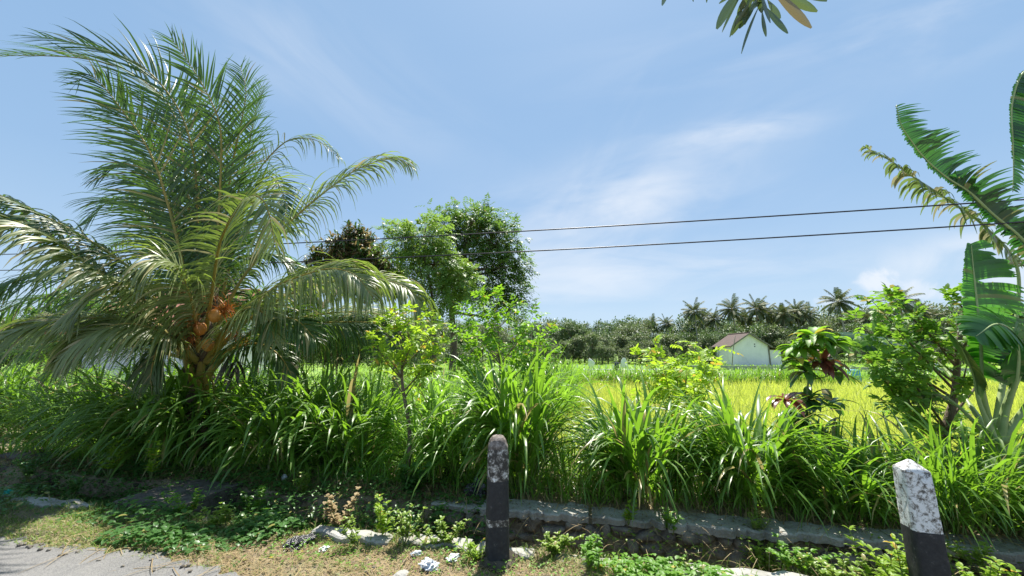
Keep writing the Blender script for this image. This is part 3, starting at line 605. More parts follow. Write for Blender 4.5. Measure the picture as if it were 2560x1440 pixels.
CL = [
 (-60, 5.0, 1.74, .32, 37, 'tall dark grass clump at the far left edge of the picture', {}),
 (60, 5.3, 1.80, .30, 37, 'tall grass clump second from the left edge, under the drooping palm fronds', {}),
 (165, 4.75, 1.38, .28, 37, 'dark arching grass clump above the broken slab at the left', dict(fwd=.5, W=.042)),
 (290, 4.65, 1.32, .28, 39, 'arching grass clump left of the palm, above the yellow green weeds', dict(fwd=.6, W=.046, LL=.9)),
 (400, 4.55, 1.50, .28, 41, 'grass clump with long blades hanging forward just left of the palm trunk', dict(fwd=.7, W=.05, LL=.95)),
 (505, 4.75, 1.70, .28, 48, 'dense dark grass clump hiding the foot of the coconut palm', dict(fwd=.6, W=.046, LL=.9)),
 (452, 4.95, 1.62, .22, 36, 'tall upright grass blades left of the palm foot', dict(W=.046, droop=1.2)),
 (570, 5.0, 1.55, .22, 34, 'tall upright grass blades right of the palm foot', dict(W=.046, droop=1.2)),
 (625, 5.2, 1.62, .25, 28, 'grass clump just right of the palm trunk, behind the long pale blades', {}),
 (700, 4.6, 1.38, .26, 35, 'grass clump with broad pale blades hanging over the ditch right of the palm', dict(fwd=.5, W=.052, LL=.95)),
 (800, 4.9, 1.68, .27, 39, 'dark green grass clump between the palm and the slim tree trunk', dict(W=.046)),
 (890, 4.65, 1.30, .26, 41, 'dark grass clump left of the slim tree trunk with the pale one behind it', dict(W=.046)),
 (1075, 4.7, 1.13, .24, 35, 'fresh green grass clump just right of the slim tree trunk', dict(mat='napier_light')),
 (1160, 4.55, 1.03, .20, 33, 'narrow bright grass clump to the left of the thin domed post', dict(mat='napier_light', W=.03)),
 (1300, 4.42, 1.62, .17, 66, 'tallest dense grass clump, right behind the thin domed post', dict(W=.046, LL=.85)),
 (1430, 4.75, 0.64, .25, 33, 'low thin grass clump between the domed post clump and the next tall one', dict(mat='napier_light', W=.014, LL=.5)),
 (1530, 4.9, 0.92, .22, 30, 'fine bladed pale grass clump in front of the rice, middle of the picture', dict(mat='napier_light', W=.022, LL=.62)),
 (1610, 4.45, 1.04, .24, 60, 'thick upright green grass clump below the bright small shrub', dict(W=.046, LL=.85, droop=1.6)),
 (1740, 4.7, 0.66, .25, 35, 'short loose grass clump between two thick upright clumps', dict(W=.022, LL=.62)),
 (1880, 4.42, 1.0, .22, 56, 'thick upright grass clump left of the red leaved sapling', dict(W=.044, LL=.82, droop=1.6)),
 (2010, 4.75, 0.62, .25, 37, 'short grass clump at the foot of the red leaved sapling', dict(W=.022, LL=.62)),
 (2110, 4.35, 0.86, .25, 39, 'loose grass clump right of the red leaved sapling', dict(W=.030, LL=.7)),
 (2220, 4.6, 0.66, .25, 37, 'loose grass clump left of the square white and black post', dict(W=.030, LL=.7)),
 (2370, 4.25, 0.78, .25, 37, 'grass clump right behind the square white and black post', dict(W=.022, LL=.7)),
 (2480, 4.3, 0.76, .22, 33, 'grass clump in front of the banana stem', dict(W=.034, LL=.78)),
 (2600, 4.4, 0.81, .22, 30, 'grass clump at the far right edge below the banana plant', dict(W=.02, LL=.65)),
]
for (px, n, H, Rr, nc, lab, kw) in CL: grass_clump(px, n, H, Rr, nc, lab, **kw)

# low filling grass on the bank between the clumps (uncountable)
def scatter(n, s0, s1, n0, n1):
    s = rng.uniform(s0, s1, n); q = rng.uniform(n0, n1, n); return s, q, np.stack([s * CU - q * SU, s * SU + q * CU, gz(s, q)], 1)
def tufts(g, s0, s1, n0, n1, cnt, L, W, grav, seg=3, spread=.7, fold=None, mi=0, dens=None, prof='grass'):
    s, q, P = scatter(cnt, s0, s1, n0, n1)
    if dens is not None: k = dens(s, q) > rng.random(cnt); P = P[k]
    n = len(P); d = rdir(n, -.1, .1) * spread * rng.uniform(.2, 1.2, n)[:, None] + UP
    strips(g, P, d, rng.uniform(.5, 1.2, n) * L, W * rng.uniform(.7, 1.3, n), grav * rng.uniform(.5, 1.5, n), seg, prof, fold, mi=mi, twist=.4)
g = G(); tufts(g, -1.0, 6.0, 4.12, 5.6, 4200, .42, .013, 1.5, 4); tufts(g, -9, -1.0, 4.2, 5.6, 4200, .40, .018, 1.6, 4)
tag(g.build('bank_grass', M['napier_light']), 'low green grass filling the bank between the tall clumps', 'grass', kind='stuff')
g = G(); tufts(g, -9, 6.0, 4.0, 4.5, 2600, .25, .008, 2.0, 3, spread=1.2)
tag(g.build('dry_bank_grass', M['straw']), 'dry straw at the foot of the tall grass', 'dry grass', kind='stuff')
# meadow behind, left of the rice
gl = G(); cnt = 2600
Yb = rng.uniform(6.6, 15, cnt); Xb = rng.uniform(-1.55, .06, cnt) * Yb
b = np.stack([Xb, Yb, np.full(cnt, ZF)], 1); a = rng.uniform(0, 6.28, cnt); o = np.stack([np.cos(a), np.sin(a), 0 * a], 1)
culms(gl, None, b, rng.uniform(.9, 1.4, cnt) * np.interp(Yb, [6.5, 9, 15], [1, 1.1, 1.35]), o, rng.uniform(.1, .35, cnt), 6, .6, .03, seg=4, fold=None, droop=1.6)
cnt = 420; Yb = rng.uniform(6.2, 8.5, cnt); Xb = rng.uniform(-.34, .03, cnt) * Yb; b = np.stack([Xb, Yb, np.full(cnt, ZF + .05)], 1); a = rng.uniform(0, 6.28, cnt); o = np.stack([np.cos(a), np.sin(a), 0 * a], 1)
culms(gl, None, b, rng.uniform(1.3, 1.9, cnt), o, rng.uniform(.1, .35, cnt), 8, .6, .018, seg=5, fold=None, droop=1.6)
tag(gl.build('meadow_grass', M['napier_light']), 'bright sunlit tall grass behind the palm', 'grass', kind='stuff')

# ---------------------------------------------------------------- rice field and far fields
g = G(); cnt = 90000
u = rng.random(cnt); Yb = 5.8 * (18.5 / 5.8) ** u; xr = rng.uniform(.06, 1.62, cnt); Xb = xr * Yb
k = Xb > .95 + .09 * (17.5 - Yb) * .0 + rng.normal(0, .05, cnt) + .045 * (Yb - 6)
Xb, Yb = Xb[k], Yb[k]; n_ = len(Xb)
hx = (np.sin(Xb * 1.9) * .04 + np.sin(Yb * 2.3 + Xb) * .04)
P = np.stack([Xb, Yb, ZF + .05 + 0 * Xb], 1); d = rdir(n_, -.1, .1) * rng.uniform(.05, .6, n_)[:, None] + UP + (-.12, 0, 0)
strips(g, P, d, rng.uniform(.5, .95, n_) * (.85 + hx), .011 * Yb / 7, rng.uniform(.3, 1.7, n_), 3, 'grass', None)
tag(g.build('rice_crop', M['rice']), 'ripening yellow green rice filling the field', 'rice', kind='stuff')
g = G(); cnt = 26000
u = rng.random(cnt); Yb = 19.5 * (85 / 19.5) ** u; Xb = rng.uniform(-.5, 1.6, cnt) * Yb; P = np.stack([Xb, Yb, ZF + 0 * Xb], 1)
d = rdir(cnt, -.1, .1) * .4 + UP; strips(g, P, d, rng.uniform(.25, .5, cnt), .018 * Yb / 12, 1.0, 2, 'grass', None)
tag(g.build('far_field_grass', M['field']), 'bright green crop covering the farther fields', 'crop', kind='stuff')

# hedge clumps beyond the rice, copies of three
src = []
for v_ in range(3):
    t_ = thing('hedge_grass_clump', (0, 0, 0), 'leafy grass clump in the row along the far edge of the rice field', 'grass clump', 'grass clumps along the edges of the rice field')
    gl = G(); nc = 60; a = rng.uniform(0, 6.28, nc); r = np.sqrt(rng.random(nc)) * .45; o = np.stack([np.cos(a), np.sin(a), 0 * a], 1)
    culms(gl, None, o * r[:, None], rng.uniform(.6, 1.0, nc), o, .1 + .4 * r, 7, .5, .028, seg=4, fold=None, droop=1.5)
    gl.build('leaves', M['napier_light' if v_ < 1 else 'napier'], t_); src.append(t_)
hp = []
for px in np.arange(1425, 2120, 29): hp.append((px + rng.uniform(-8, 8), 18.6 + rng.uniform(-.4, .6), rng.uniform(1.0, 1.4), 2 if px > 1800 or rng.random() < .4 else rng.integers(0, 2)))
for i, (px, y) in enumerate(((1345, 9.2), (1352, 10.4), (1362, 11.8), (1372, 13.2), (1382, 14.8), (1393, 16.4), (1404, 18.0), (1320, 11.0), (1335, 13.5))): hp.append((px, y, 1.6, 2 if i % 3 else 0))
for px in np.arange(2150, 2640, 33): hp.append((px, 24 + rng.uniform(-1, 1), .8, rng.integers(0, 3)))
usd = set()
for (px, y, sc_, v_) in hp:
    v_ = int(v_); p = at(px, 940, y); p[2] = ZF; lab = None
    if v_ not in usd: o = src[v_]; usd.add(v_); o.location = tuple(p); o.rotation_euler = (0, 0, rng.uniform(0, 6)); o.scale = (sc_,) * 3
    else: o = copy_tree(src[v_], p, rng.uniform(0, 6), float(sc_))
    if y < 18 and px < 1400: o['label'] = 'dark grass clump in the row along the left edge of the rice field'
    elif y > 20: o['label'] = 'grass clump beyond the rice behind the bushes at the right'

# ---------------------------------------------------------------- broadleaf trees near
def pinnate(g, tips, dirs, RL, pairs, LL, LW, droop=.5, prof='leaf', seg=3, fold=.2, grav=.5):
    n = len(tips); d = nrm(dirs); RLn = RL * rng.uniform(.7, 1.2, n)
    side = nrm(np.cross(d, UP + rng.normal(0, .25, (n, 3))))
    for k in range(pairs):
        f = .25 + .75 * k / max(1, pairs - 1)
        p = tips + d * (RLn * f)[:, None]; p[:, 2] -= droop * RLn * f * f * .5
        tt = nrm(d - UP * (droop * f)[..., None] if np.ndim(droop) else d - UP * droop * f)
        ls = LL * math.sin(math.pi * (f * .75 + .15)) ** .5
        for sg in (-1, 1):
            strips(g, p, side * sg * .85 + tt * .5 + UP * rng.normal(0, .12, (n, 1)), ls * rng.uniform(.85, 1.15, n), LW, grav, seg, prof, fold, side=tt)
    p = tips + d * RLn[:, None]; p[:, 2] -= droop * RLn * .5
    strips(g, p, nrm(d - UP * droop), LL, LW, grav, seg, prof, fold)
def simple(g, tips, dirs, k, L, W, grav=.8, spread=.9, prof='leaf', seg=4, fold=.25, mi=0):
    n = len(tips); T = np.repeat(tips, k, 0); D = np.repeat(nrm(dirs), k, 0)
    T = T - D * rng.uniform(0, L * 1.1, n * k)[:, None]
    strips(g, T, D * .6 + rdir(n * k) * spread, L * rng.uniform(.6, 1.15, n * k), W * rng.uniform(.8, 1.1, n * k), grav, seg, prof, fold, mi=mi)
def leafy(name, label, cat, trunk, trad, blobs, leaf, lmat, bmat='bark', group=None, twigr=.006, hollow=.45, cname='crown', extra=None, limbr=None, tmat=None):
    """trunk: 3D points; blobs: (centre, radii, ntips)"""
    trunk = np.asarray(trunk, float); t_ = thing(name, trunk[0], label, cat, group)
    g = G(); P = spline(trunk, 24); tube(g, P, np.interp(np.linspace(0, 1, 24), [0, .1, 1], [trad * 1.35, trad, trad * .55]) * (1 + .06 * np.sin(np.arange(24) * 1.7)), 9)
    tips, dirs, gt = [], [], G()
    for (c, r, nt_) in blobs:
        c = np.asarray(c, float); r = np.asarray(r, float)
        j = int(np.argmin(np.linalg.norm(P[8:] - c, axis=1) + np.maximum(0, P[8:, 2] - c[2] + .1) * 3)) + 8
        mid = (P[j] + c) / 2 + rng.normal(0, .06, 3) * np.linalg.norm(c - P[j])
        L = spline([P[j], mid, c], 10); lr = limbr or trad * .42
        tube(g, L, np.linspace(lr, lr * .35, 10), 6)
        D = rdir(nt_); q = (hollow + (1 - hollow) * rng.random(nt_)) ** .8
        q *= 1 + .22 * np.sin(D @ np.array([3.1, 2.3, 4.7]) * 1.6 + c[0] * 5) + .10 * np.sin(D @ np.array([7.1, -6.3, 5.7]))
        q = q * np.where(rng.random(nt_) < .10, rng.uniform(1.1, 1.4, nt_), 1)
        tp = c + D * r * q[:, None]; st = L[rng.integers(3, 10, nt_)]
        tips.append(tp); dirs.append(nrm(tp - c) * .8 + UP * .25)
        dd = tp - st; ln = np.linalg.norm(dd, axis=1)
        strips(gt, st, dd + UP * .15 * ln[:, None], ln, twigr * 2, .15, 3, 'strap', .6)
    g.build('trunk', tmat or M[bmat], t_); gt.build('twigs', M['twig'], t_)
    tips, dirs = np.concatenate(tips), np.concatenate(dirs); g = G(); leaf(g, tips, dirs); g.build(cname, lmat if not isinstance(lmat, str) else M[lmat], t_)
    if extra: extra(t_, tips, dirs)
    return t_
def B(px, py, y, rx, ry, n, rd=None): return (at(px, py, y), (rx / F * y, (rd or rx * .8) / F * y, ry / F * y), n)
def TP(*a): return [at(*q) for q in a]
def gnd(px, y, z=None):
    p = at(px, 950, y); s, n = p[0] * CU + p[1] * SU, -p[0] * SU + p[1] * CU; p[2] = float(gz(s, n)) - .03
    for _ in range(12):
        dep = p[1] * math.cos(PITCH) + (p[2] - EYE) * math.sin(PITCH); p[0] = (px - 1280) / F * dep
    return p

def shoots(name, label, trunk, trad, ends, y, lmat, RL, pairs, LL, LW, per=5, f0=.35, spread=.9, jit=.15, droop=.5, bmat='twig'):
    trunk = np.asarray(trunk, float); t_ = thing(name, trunk[0], label, 'tree' if 'tree' in name else 'sapling')
    g = G(); P = spline(trunk, 24); tube(g, P, np.linspace(trad * 1.2, trad * .5, 24), 8); g.build('trunk', M['bark'], t_)
    gb = G(); tips = []; dirs = []
    for (px, py) in ends:
        e = at(px, py, y + rng.normal(0, jit)); dz = e[2] - P[:, 2]; dh = np.linalg.norm((P - e)[:, :2], axis=1)
        j = int(np.argmin(np.abs(dz - dh * .9 - .12) + (np.arange(24) < 7) * 5)); j = max(j, 7)
        m_ = (P[j] + e) / 2 + np.array([0, 0, -.08 * dh[j]]) + rng.normal(0, .02, 3); S = spline([P[j], m_, e], 14); tube(gb, S, np.linspace(trad * .38, .003, 14), 5)
        L = np.linalg.norm(e - P[j]); n_ = max(4, int(per * L / .12))
        for q in rng.uniform(f0, 1, n_) ** .8: 
            i = int(q * 13); tips.append(S[i]); dirs.append(nrm(e - P[j]) * .45 + rdir(1)[0] * spread)
        for _ in range(4): tips.append(e); dirs.append(nrm(e - P[j]) * .6 + rdir(1)[0] * .6 + UP * .3)
    gb.build('branches', M[bmat], t_); g = G(); pinnate(g, np.array(tips), np.array(dirs), RL, pairs, LL, LW, droop, seg=3); g.build('crown', M[lmat], t_); return t_
# big dark tree
leafy('broadleaf_tree', 'tall dark green round crowned tree in the middle, behind the cables', 'tree',
      [gnd(1120, 13)] + TP((1135, 860, 13), (1130, 760, 13), (1160, 660, 13)), .14,
      [B(1180, 570, 13, 85, 55, 217), B(1250, 600, 13, 60, 50, 171), B(1260, 680, 13, 55, 60, 151), B(1180, 650, 13, 80, 50, 171), B(1110, 560, 13, 50, 35, 85), B(1190, 540, 13.3, 70, 30, 99),
       B(1300, 660, 13, 30, 40, 39), B(1290, 770, 13, 40, 30, 46), B(1230, 740, 13, 50, 45, 99), B(1150, 710, 12.6, 60, 40, 99), B(1100, 640, 12.8, 60, 50, 118), B(1285, 730, 13, 35, 40, 66)],
      lambda g, t, d: pinnate(g, np.repeat(t, 2, 0), np.repeat(d, 2, 0) + rdir(len(t) * 2) * .8, .36, 4, .13, .055, .6, seg=2, fold=None), 'treeleaf', hollow=.15)
# light feathery tree
leafy('broadleaf_tree', 'slender pale green feathery tree left of the dark round tree', 'tree',
      [gnd(1080, 10.5)] + TP((1085, 860, 10.5), (1080, 740, 10.5), (1060, 640, 10.5)), .06,
      [B(1060, 590, 10.5, 60, 45, 110), B(1000, 600, 10.5, 45, 45, 70), B(1090, 660, 10.5, 60, 45, 110), B(1020, 680, 10.5, 50, 40, 60), B(1110, 730, 10.5, 60, 40, 100), B(1150, 700, 10.5, 45, 35, 70)],
      lambda g, t, d: pinnate(g, np.repeat(t, 2, 0), np.repeat(d, 2, 0) + rdir(len(t) * 2) * .9, .42, 6, .13, .042, .8, seg=2, fold=None), 'feathery', twigr=.005)
# brown leaved tree
leafy('mango_tree', 'brown leaved dense tree behind the right palm fronds', 'tree',
      [gnd(720, 6.9)] + TP((722, 980, 6.9), (738, 900, 7.1), (760, 820, 7.8), (830, 740, 9.6), (890, 680, 11.3)), .085,
      [B(910, 650, 11.5, 80, 50, 260), B(870, 620, 11.5, 70, 45, 220), B(965, 680, 11.5, 60, 40, 180), B(900, 710, 11.5, 110, 40, 260), B(810, 660, 11.5, 60, 50, 160), B(895, 590, 11.5, 50, 28, 90), B(990, 720, 11.5, 40, 30, 80)],
      lambda g, t, d: simple(g, t, d, 7, .24, .065, 1.2), 'brownleaf')
# trees closing the gap behind the palm at the left
for (px, lab) in ((200, 'shady green tree far left behind the palm fronds'), (640, 'shady green tree directly behind the big palm trunk')):
    leafy('broadleaf_tree', lab, 'tree', [gnd(px, 16)] + TP((px, 860, 16), (px + 15, 800, 16)), .13,
          [B(px - 60, 790, 16, 70, 40, 120), B(px + 60, 790, 16, 70, 40, 120), B(px, 760, 16, 70, 40, 120)],
          lambda g, t, d: simple(g, t, d, 8, .26, .08, .8, seg=3, fold=None), 'midleaf')
# yellow green sapling on the slim trunk
shoots('sapling', 'yellow green sapling crown on a slim dark trunk, left of the domed post',
      [gnd(1018, 4.75)] + TP((1024, 1080, 4.75), (1006, 960, 4.75), (1008, 880, 4.75), (1020, 840, 4.75)), .026,
      [(950, 812), (985, 795), (1022, 785), (1060, 792), (1095, 815), (1110, 862), (935, 850), (962, 885), (1080, 890), (1000, 830), (1045, 835), (1022, 880), (975, 925), (1062, 930), (1000, 905)],
      4.75, 'yellowgreen', .15, 3, .085, .034, per=2.4)
t_ = thing('tree_stump', gnd(990, 6.2), 'pale ringed trunk standing in the grass behind the slim sapling trunk', 'tree trunk')
g = G(); P = spline([gnd(992, 6.2)] + TP((990, 1000, 6.2), (993, 920, 6.2), (1000, 860, 6.2)), 26); tube(g, P, .07 + .006 * (np.arange(26) % 2), 10); g.build('trunk', M['palebark'], t_)
# green sapling behind the tall clump
shoots('sapling', 'fresh green bushy sapling rising above the tallest grass clump',
      [gnd(1262, 5.4)] + TP((1258, 1020, 5.4), (1250, 920, 5.4), (1245, 820, 5.4)), .022,
      [(1160, 770), (1200, 742), (1245, 738), (1290, 762), (1332, 790), (1372, 832), (1382, 885), (1148, 830), (1170, 880), (1232, 800), (1300, 830), (1345, 925), (1190, 930), (1290, 900), (1240, 870), (1140, 900), (1320, 870), (1210, 850), (1270, 960), (1370, 960)],
      5.4, 'bright', .17, 3, .088, .034, per=3.2, jit=.2)
# bright small shrub
b0 = gnd(1700, 7.0); t_ = thing('shrub', b0, 'bright lime shrub with fanning dark stems in front of the rice field', 'shrub')
gs, gl = G(), G(); tips = []; dirs = []
for k in range(13):
    e = at(1600 + 16 * k + rng.uniform(-15, 15), rng.uniform(850, 930), 6.9 + rng.uniform(-.5, .5)); P = spline([b0, b0 * .5 + e * .5 + (0, 0, -.08), e], 10)
    P[:, 2] += 0; tube(gs, P, np.linspace(.013, .004, 10), 5)
    for q in P[5:]:
        for _ in range(3): tips.append(q + rng.normal(0, .05, 3)); dirs.append(nrm(e - b0) * .5 + rdir(1)[0] * .9)
tips, dirs = np.array(tips), np.array(dirs); pinnate(gl, tips, dirs, .26, 4, .125, .05, .4, seg=3)
gs.build('stems', M['twig'], t_); gl.build('leaves', M['yellowgreen'], t_)
# big leaf sapling with red leaves
b0 = gnd(2030, 4.35); t_ = thing('mango_sapling', b0, 'mango sapling with large glossy leaves, some dark red, in front of the rice', 'sapling')
gs, gl, gr = G(), G(), G()
stem = spline([b0] + TP((2028, 1150, 4.35), (2018, 1050, 4.35), (2020, 960, 4.35), (2040, 880, 4.35)), 20); tube(gs, stem, np.linspace(.018, .007, 20), 6)
for (px, py, n_, red) in ((2035, 845, 22, 0), (2000, 870, 16, 0), (2075, 860, 16, 0), (1990, 900, 10, 0), (2060, 905, 12, 1), (2015, 930, 12, 0), (2090, 930, 8, 0), (1965, 1000, 8, 1), (2020, 1000, 14, 0), (2075, 1010, 10, 0), (2010, 1060, 11.48, 0), (2060, 1080, 8, 0), (2030, 1130, 8, 0), (1985, 1040, 8, 0), (2040, 1210, 8, 0)):
    e = at(px, py, 4.35 + rng.uniform(-.15, .15)); j = int(np.argmin(np.abs(stem[:, 2] - e[2] + .08))); tube(gs, spline([stem[j], (stem[j] + e) / 2 - (0, 0, .02), e], 6), np.linspace(.008, .004, 6), 5)
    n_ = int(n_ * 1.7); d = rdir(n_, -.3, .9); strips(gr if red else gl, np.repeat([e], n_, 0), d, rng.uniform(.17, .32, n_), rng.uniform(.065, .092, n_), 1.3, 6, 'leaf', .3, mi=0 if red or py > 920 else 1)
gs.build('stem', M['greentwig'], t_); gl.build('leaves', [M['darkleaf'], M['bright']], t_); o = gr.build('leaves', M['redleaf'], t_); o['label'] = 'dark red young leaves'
# bush at right with crooked trunk
shoots('small_tree', 'crooked small tree with thick dark trunk left of the banana plant',
      [gnd(2365, 4.6)] + TP((2362, 1150, 4.6), (2368, 1060, 4.6), (2385, 1000, 4.6), (2392, 930, 4.6), (2398, 850, 4.6), (2410, 790, 4.6)), .045,
      [(2140, 800), (2180, 752), (2230, 740), (2290, 790), (2150, 872), (2200, 830), (2260, 850), (2330, 830), (2370, 870), (2300, 930), (2190, 905), (2250, 960), (2370, 742), (2420, 730), (2472, 750), (2510, 790), (2440, 800), (2390, 800),
       (2220, 1010), (2300, 1000), (2280, 1060), (2420, 900), (2340, 1100), (2450, 1090), (2400, 1050), (2500, 1080), (2240, 900), (2330, 890)],
      4.55, 'bushleaf', .16, 3, .092, .046, per=2.2, jit=.18, bmat='bark')
# ---------------------------------------------------------------- banana plant
bb = gnd(2535, 4.05); ban = thing('banana_plant', bb, 'banana plant with wind torn upper leaves at the right edge', 'banana plant')
g = G(); P = spline([bb] + TP((2515, 1220, 4.05), (2490, 1100, 4.05)), 16); tube(g, P, np.linspace(.10, .075, 16), 12); g.build('stem', M['pstem'], ban)
# second stem, leaning right
g = G(); P = spline([bb + (.12, .1, 0)] + TP((2560, 1180, 4.1), (2590, 1040, 4.1)), 14); tube(g, P, np.linspace(.08, .05, 14), 10); g.build('stem', M['pstem'], ban)
LSC = 1.0
def banleaf(ctrl, hint, LL, grav, mat, tear, asym=(1, 1), bare=.2, npair=60, bend=None, W=None, kink=0, rad=.022, pitchang=.15, up=.1, grp=0, lj=(.6, 1.15), gsc=1.0):
    c = [at(*q) for q in ctrl]; Ln = np.linalg.norm(np.diff(spline(c, 40), axis=0), axis=1).sum() * (1 - bare)
    W = W or Ln / npair * (1.35 if grp and grp < 6 else 1.9)
    return frond(ban, c, hint, LL, W, grav, M[mat], npair=npair, bare=bare, rad=rad, pitchang=pitchang, up=up, bend=bend, seg=7, jitter=tear, name='leaf', asym=asym,
                 prof='torn' if grp and grp < 6 else 'strap', fold=None, kink=kink, rmat=M['midrib'], grp=grp, gsc=gsc, lenj=lj if grp else (.985, 1.015), wfix=not grp or grp >= 6)
banleaf([(2495, 1110, 4.05), (2520, 1000, 4.0), (2600, 800, 3.9), (2620, 690, 3.9), (2558, 601, 3.9), (2482, 536, 3.9), (2425, 482, 3.9), (2367, 444, 3.9), (2314, 398, 3.9), (2276, 349, 3.9), (2252, 310, 3.9), (2241, 262, 3.9)], (-.6, -.6, .5), .46, .25, 'banana', .15, asym=(.14, 1), bare=.42, npair=96, bend=(.7, 0, -.1), pitchang=-.1, grp=3.2)
banleaf([(2495, 1110, 4.06), (2520, 1000, 4.02), (2600, 800, 3.94), (2620, 690, 3.94), (2558, 604, 3.94), (2482, 539, 3.94), (2425, 485, 3.94), (2367, 447, 3.94)], (-.6, -.6, .5), .34, .6, 'banana', .15, asym=(.5, 1), bare=.52, npair=50, bend=(.4, 0, -.2), pitchang=.5, grp=3, rad=.012)
banleaf([(2490, 1110, 4.1), (2500, 1000, 4.2), (2540, 800, 4.4), (2540, 660, 4.4), (2460, 565, 4.4), (2383, 509, 4.4), (2322, 467, 4.4), (2268, 433, 4.4), (2226, 402, 4.4), (2188, 383, 4.4), (2157, 364, 4.4)], (-.2, -.3, .9), .34, 2.4, 'banana_dry', .3, bare=.5, npair=84, kink=.5, grp=2.5)
banleaf([(2500, 1110, 4.0), (2600, 950, 3.8), (2680, 600, 3.6), (2680, 330, 3.6), (2620, 190, 3.6), (2560, 180, 3.6), (2530, 260, 3.6), (2532, 350, 3.6), (2534, 420, 3.6), (2532, 480, 3.6)], (-.3, -.8, .2), .34, .7, 'banana', .2, bare=.55, npair=80, bend=(.5, 0, 0), asym=(1, .1), grp=4)
banleaf([(2490, 1110, 4.05), (2470, 1040, 4.0), (2455, 960, 3.95), (2452, 880, 3.95), (2446, 800, 3.95), (2438, 722, 3.95), (2432, 660, 3.95), (2428, 612, 3.95)], (.1, -1, .15), .74, .25, 'banana_bright', .1, asym=(.22, 1), bare=.34, npair=60, pitchang=-.1, up=-.1, grp=6, lj=(.93, 1.05), gsc=.35, bend=(0, 0, -.1))
banleaf([(2500, 1110, 4.0), (2520, 1010, 3.9), (2540, 950, 3.8), (2545, 880, 3.75), (2530, 830, 3.7), (2490, 810, 3.65), (2440, 840, 3.6)], (.2, -.7, .6), .36, .9, 'banana_bright', .1, bare=.4, npair=40, grp=6, lj=(.9, 1.05), gsc=.4)
banleaf([(2490, 1105, 4.0), (2450, 1010, 3.95), (2435, 940, 3.9), (2410, 880, 3.8), (2390, 850, 3.75)], (.5, -.7, .5), .30, .9, 'banana', .0, bare=.45, npair=26)
banleaf([(2490, 1105, 4.1), (2430, 1020, 4.5), (2360, 920, 5.0), (2280, 870, 5.2), (2190, 845, 5.2), (2105, 835, 5.2)], (.0, -.5, .85), .40, 1.6, 'banana', .02, bare=.6, npair=36)
banleaf([(2500, 1110, 4.0), (2520, 1020, 3.9), (2555, 930, 3.8), (2620, 850, 3.7), (2700, 820, 3.6)], (0, -.4, .9), .30, .8, 'banana', .1, bare=.5, npair=40, grp=4)
banleaf([(2495, 1120, 4.1), (2400, 1020, 4.2), (2340, 985, 4.3), (2290, 1010, 4.3)], (0, -.4, .9), .16, .9, 'banana_dry', .15, bare=.6, npair=24, grp=2)
for (c_) in ([(2520, 1240, 4.0), (2470, 1200, 3.9), (2440, 1190, 3.85)], [(2530, 1200, 3.95), (2590, 1170, 3.9), (2640, 1190, 3.9)]):
    banleaf(c_, (0, -.3, .9), .14, 1.2, 'banana_dry', .2, bare=.3, npair=14)

# ---------------------------------------------------------------- overhanging branch from a tree beside the road
orr = at(1890, -60, 3.0)
ot = thing('roadside_tree', (3.4, -1.6, 0), 'leafy branch tip hanging into the top edge of the picture, right of centre', 'tree')
g = G(); P = spline([(3.4, -1.6, 0), (3.3, -1.4, 2.2), (3.0, .2, 4.4), (2.4, 1.8, 4.75), orr + (0, 0, .06)], 40); tube(g, P, np.interp(np.linspace(0, 1, 40), [0, .4, .8, 1], [.16, .10, .03, .012]), 9); g.build('trunk', M['bark'], ot)
g = G()
LF = [((1860, -40), (1795, 70), .066), ((1862, -30), (1808, 78), .02), ((1875, -20), (1827, 90), .028), ((1885, -5), (1831, 86), .05), ((1880, -20), (1862, 60), .055), ((1900, 10), (1856, 132), .022), ((1905, 25), (1915, 90), .034),
      ((1905, 10), (1967, 82), .048), ((1925, -30), (2026, 68), .07), ((1940, -20), (2041, 28), .07), ((1940, -40), (2064, 2), .07), ((1890, 10), (1850, 70), .05), ((1920, 0), (1950, 45), .05), ((1870, -40), (1800, 8), .03),
      ((1900, -40), (1905, 30), .06), ((1920, -20), (1880, 25), .05), ((1690, -60), (1657, 13), .045), ((1720, -60), (1733, 3), .02), ((1770, -50), (1767, 5), .02), ((1890, -70), (1840, -20), .06), ((1930, -60), (2010, -30), .06), ((1900, -30), (1925, 55), .045), ((1880, -30), (1845, 40), .05)]
for (a, b, wd) in LF:
    A = at(*a, 3.0 + rng.uniform(-.12, .12)); Bq = at(*b, 3.0 + rng.uniform(-.15, .1)); d = Bq - A; L = np.linalg.norm(d)
    strips(g, [A], [d + UP * .12 * L], L * 1.03, wd * 1.25, .25, 9, 'obl', .25, side=[np.cross(d, (rng.normal(0, .3), 1, .2))])
for k in range(16):
    p = orr + rng.normal(0, .12, 3) * (1.6, 1, .6) + (0, 0, .1); strips(g, [p], rdir(1, -.5, .6), .28, .07, .4, 8, 'obl', .25)
g.build('leaves', M['overleaf'], ot)
g = G()
for (a, b) in (((1880, -60), (1890, 15)), ((1900, -60), (1925, 20)), ((1890, -60), (1700, -60)), ((1890, -60), (1870, -10))):
    tube(g, spline([at(*a, 3.0), at((a[0] + b[0]) / 2, (a[1] + b[1]) / 2 - 6, 3.0), at(*b, 3.0)], 8), np.linspace(.009, .004, 8), 5)
g.build('twigs', M['twig'], ot)

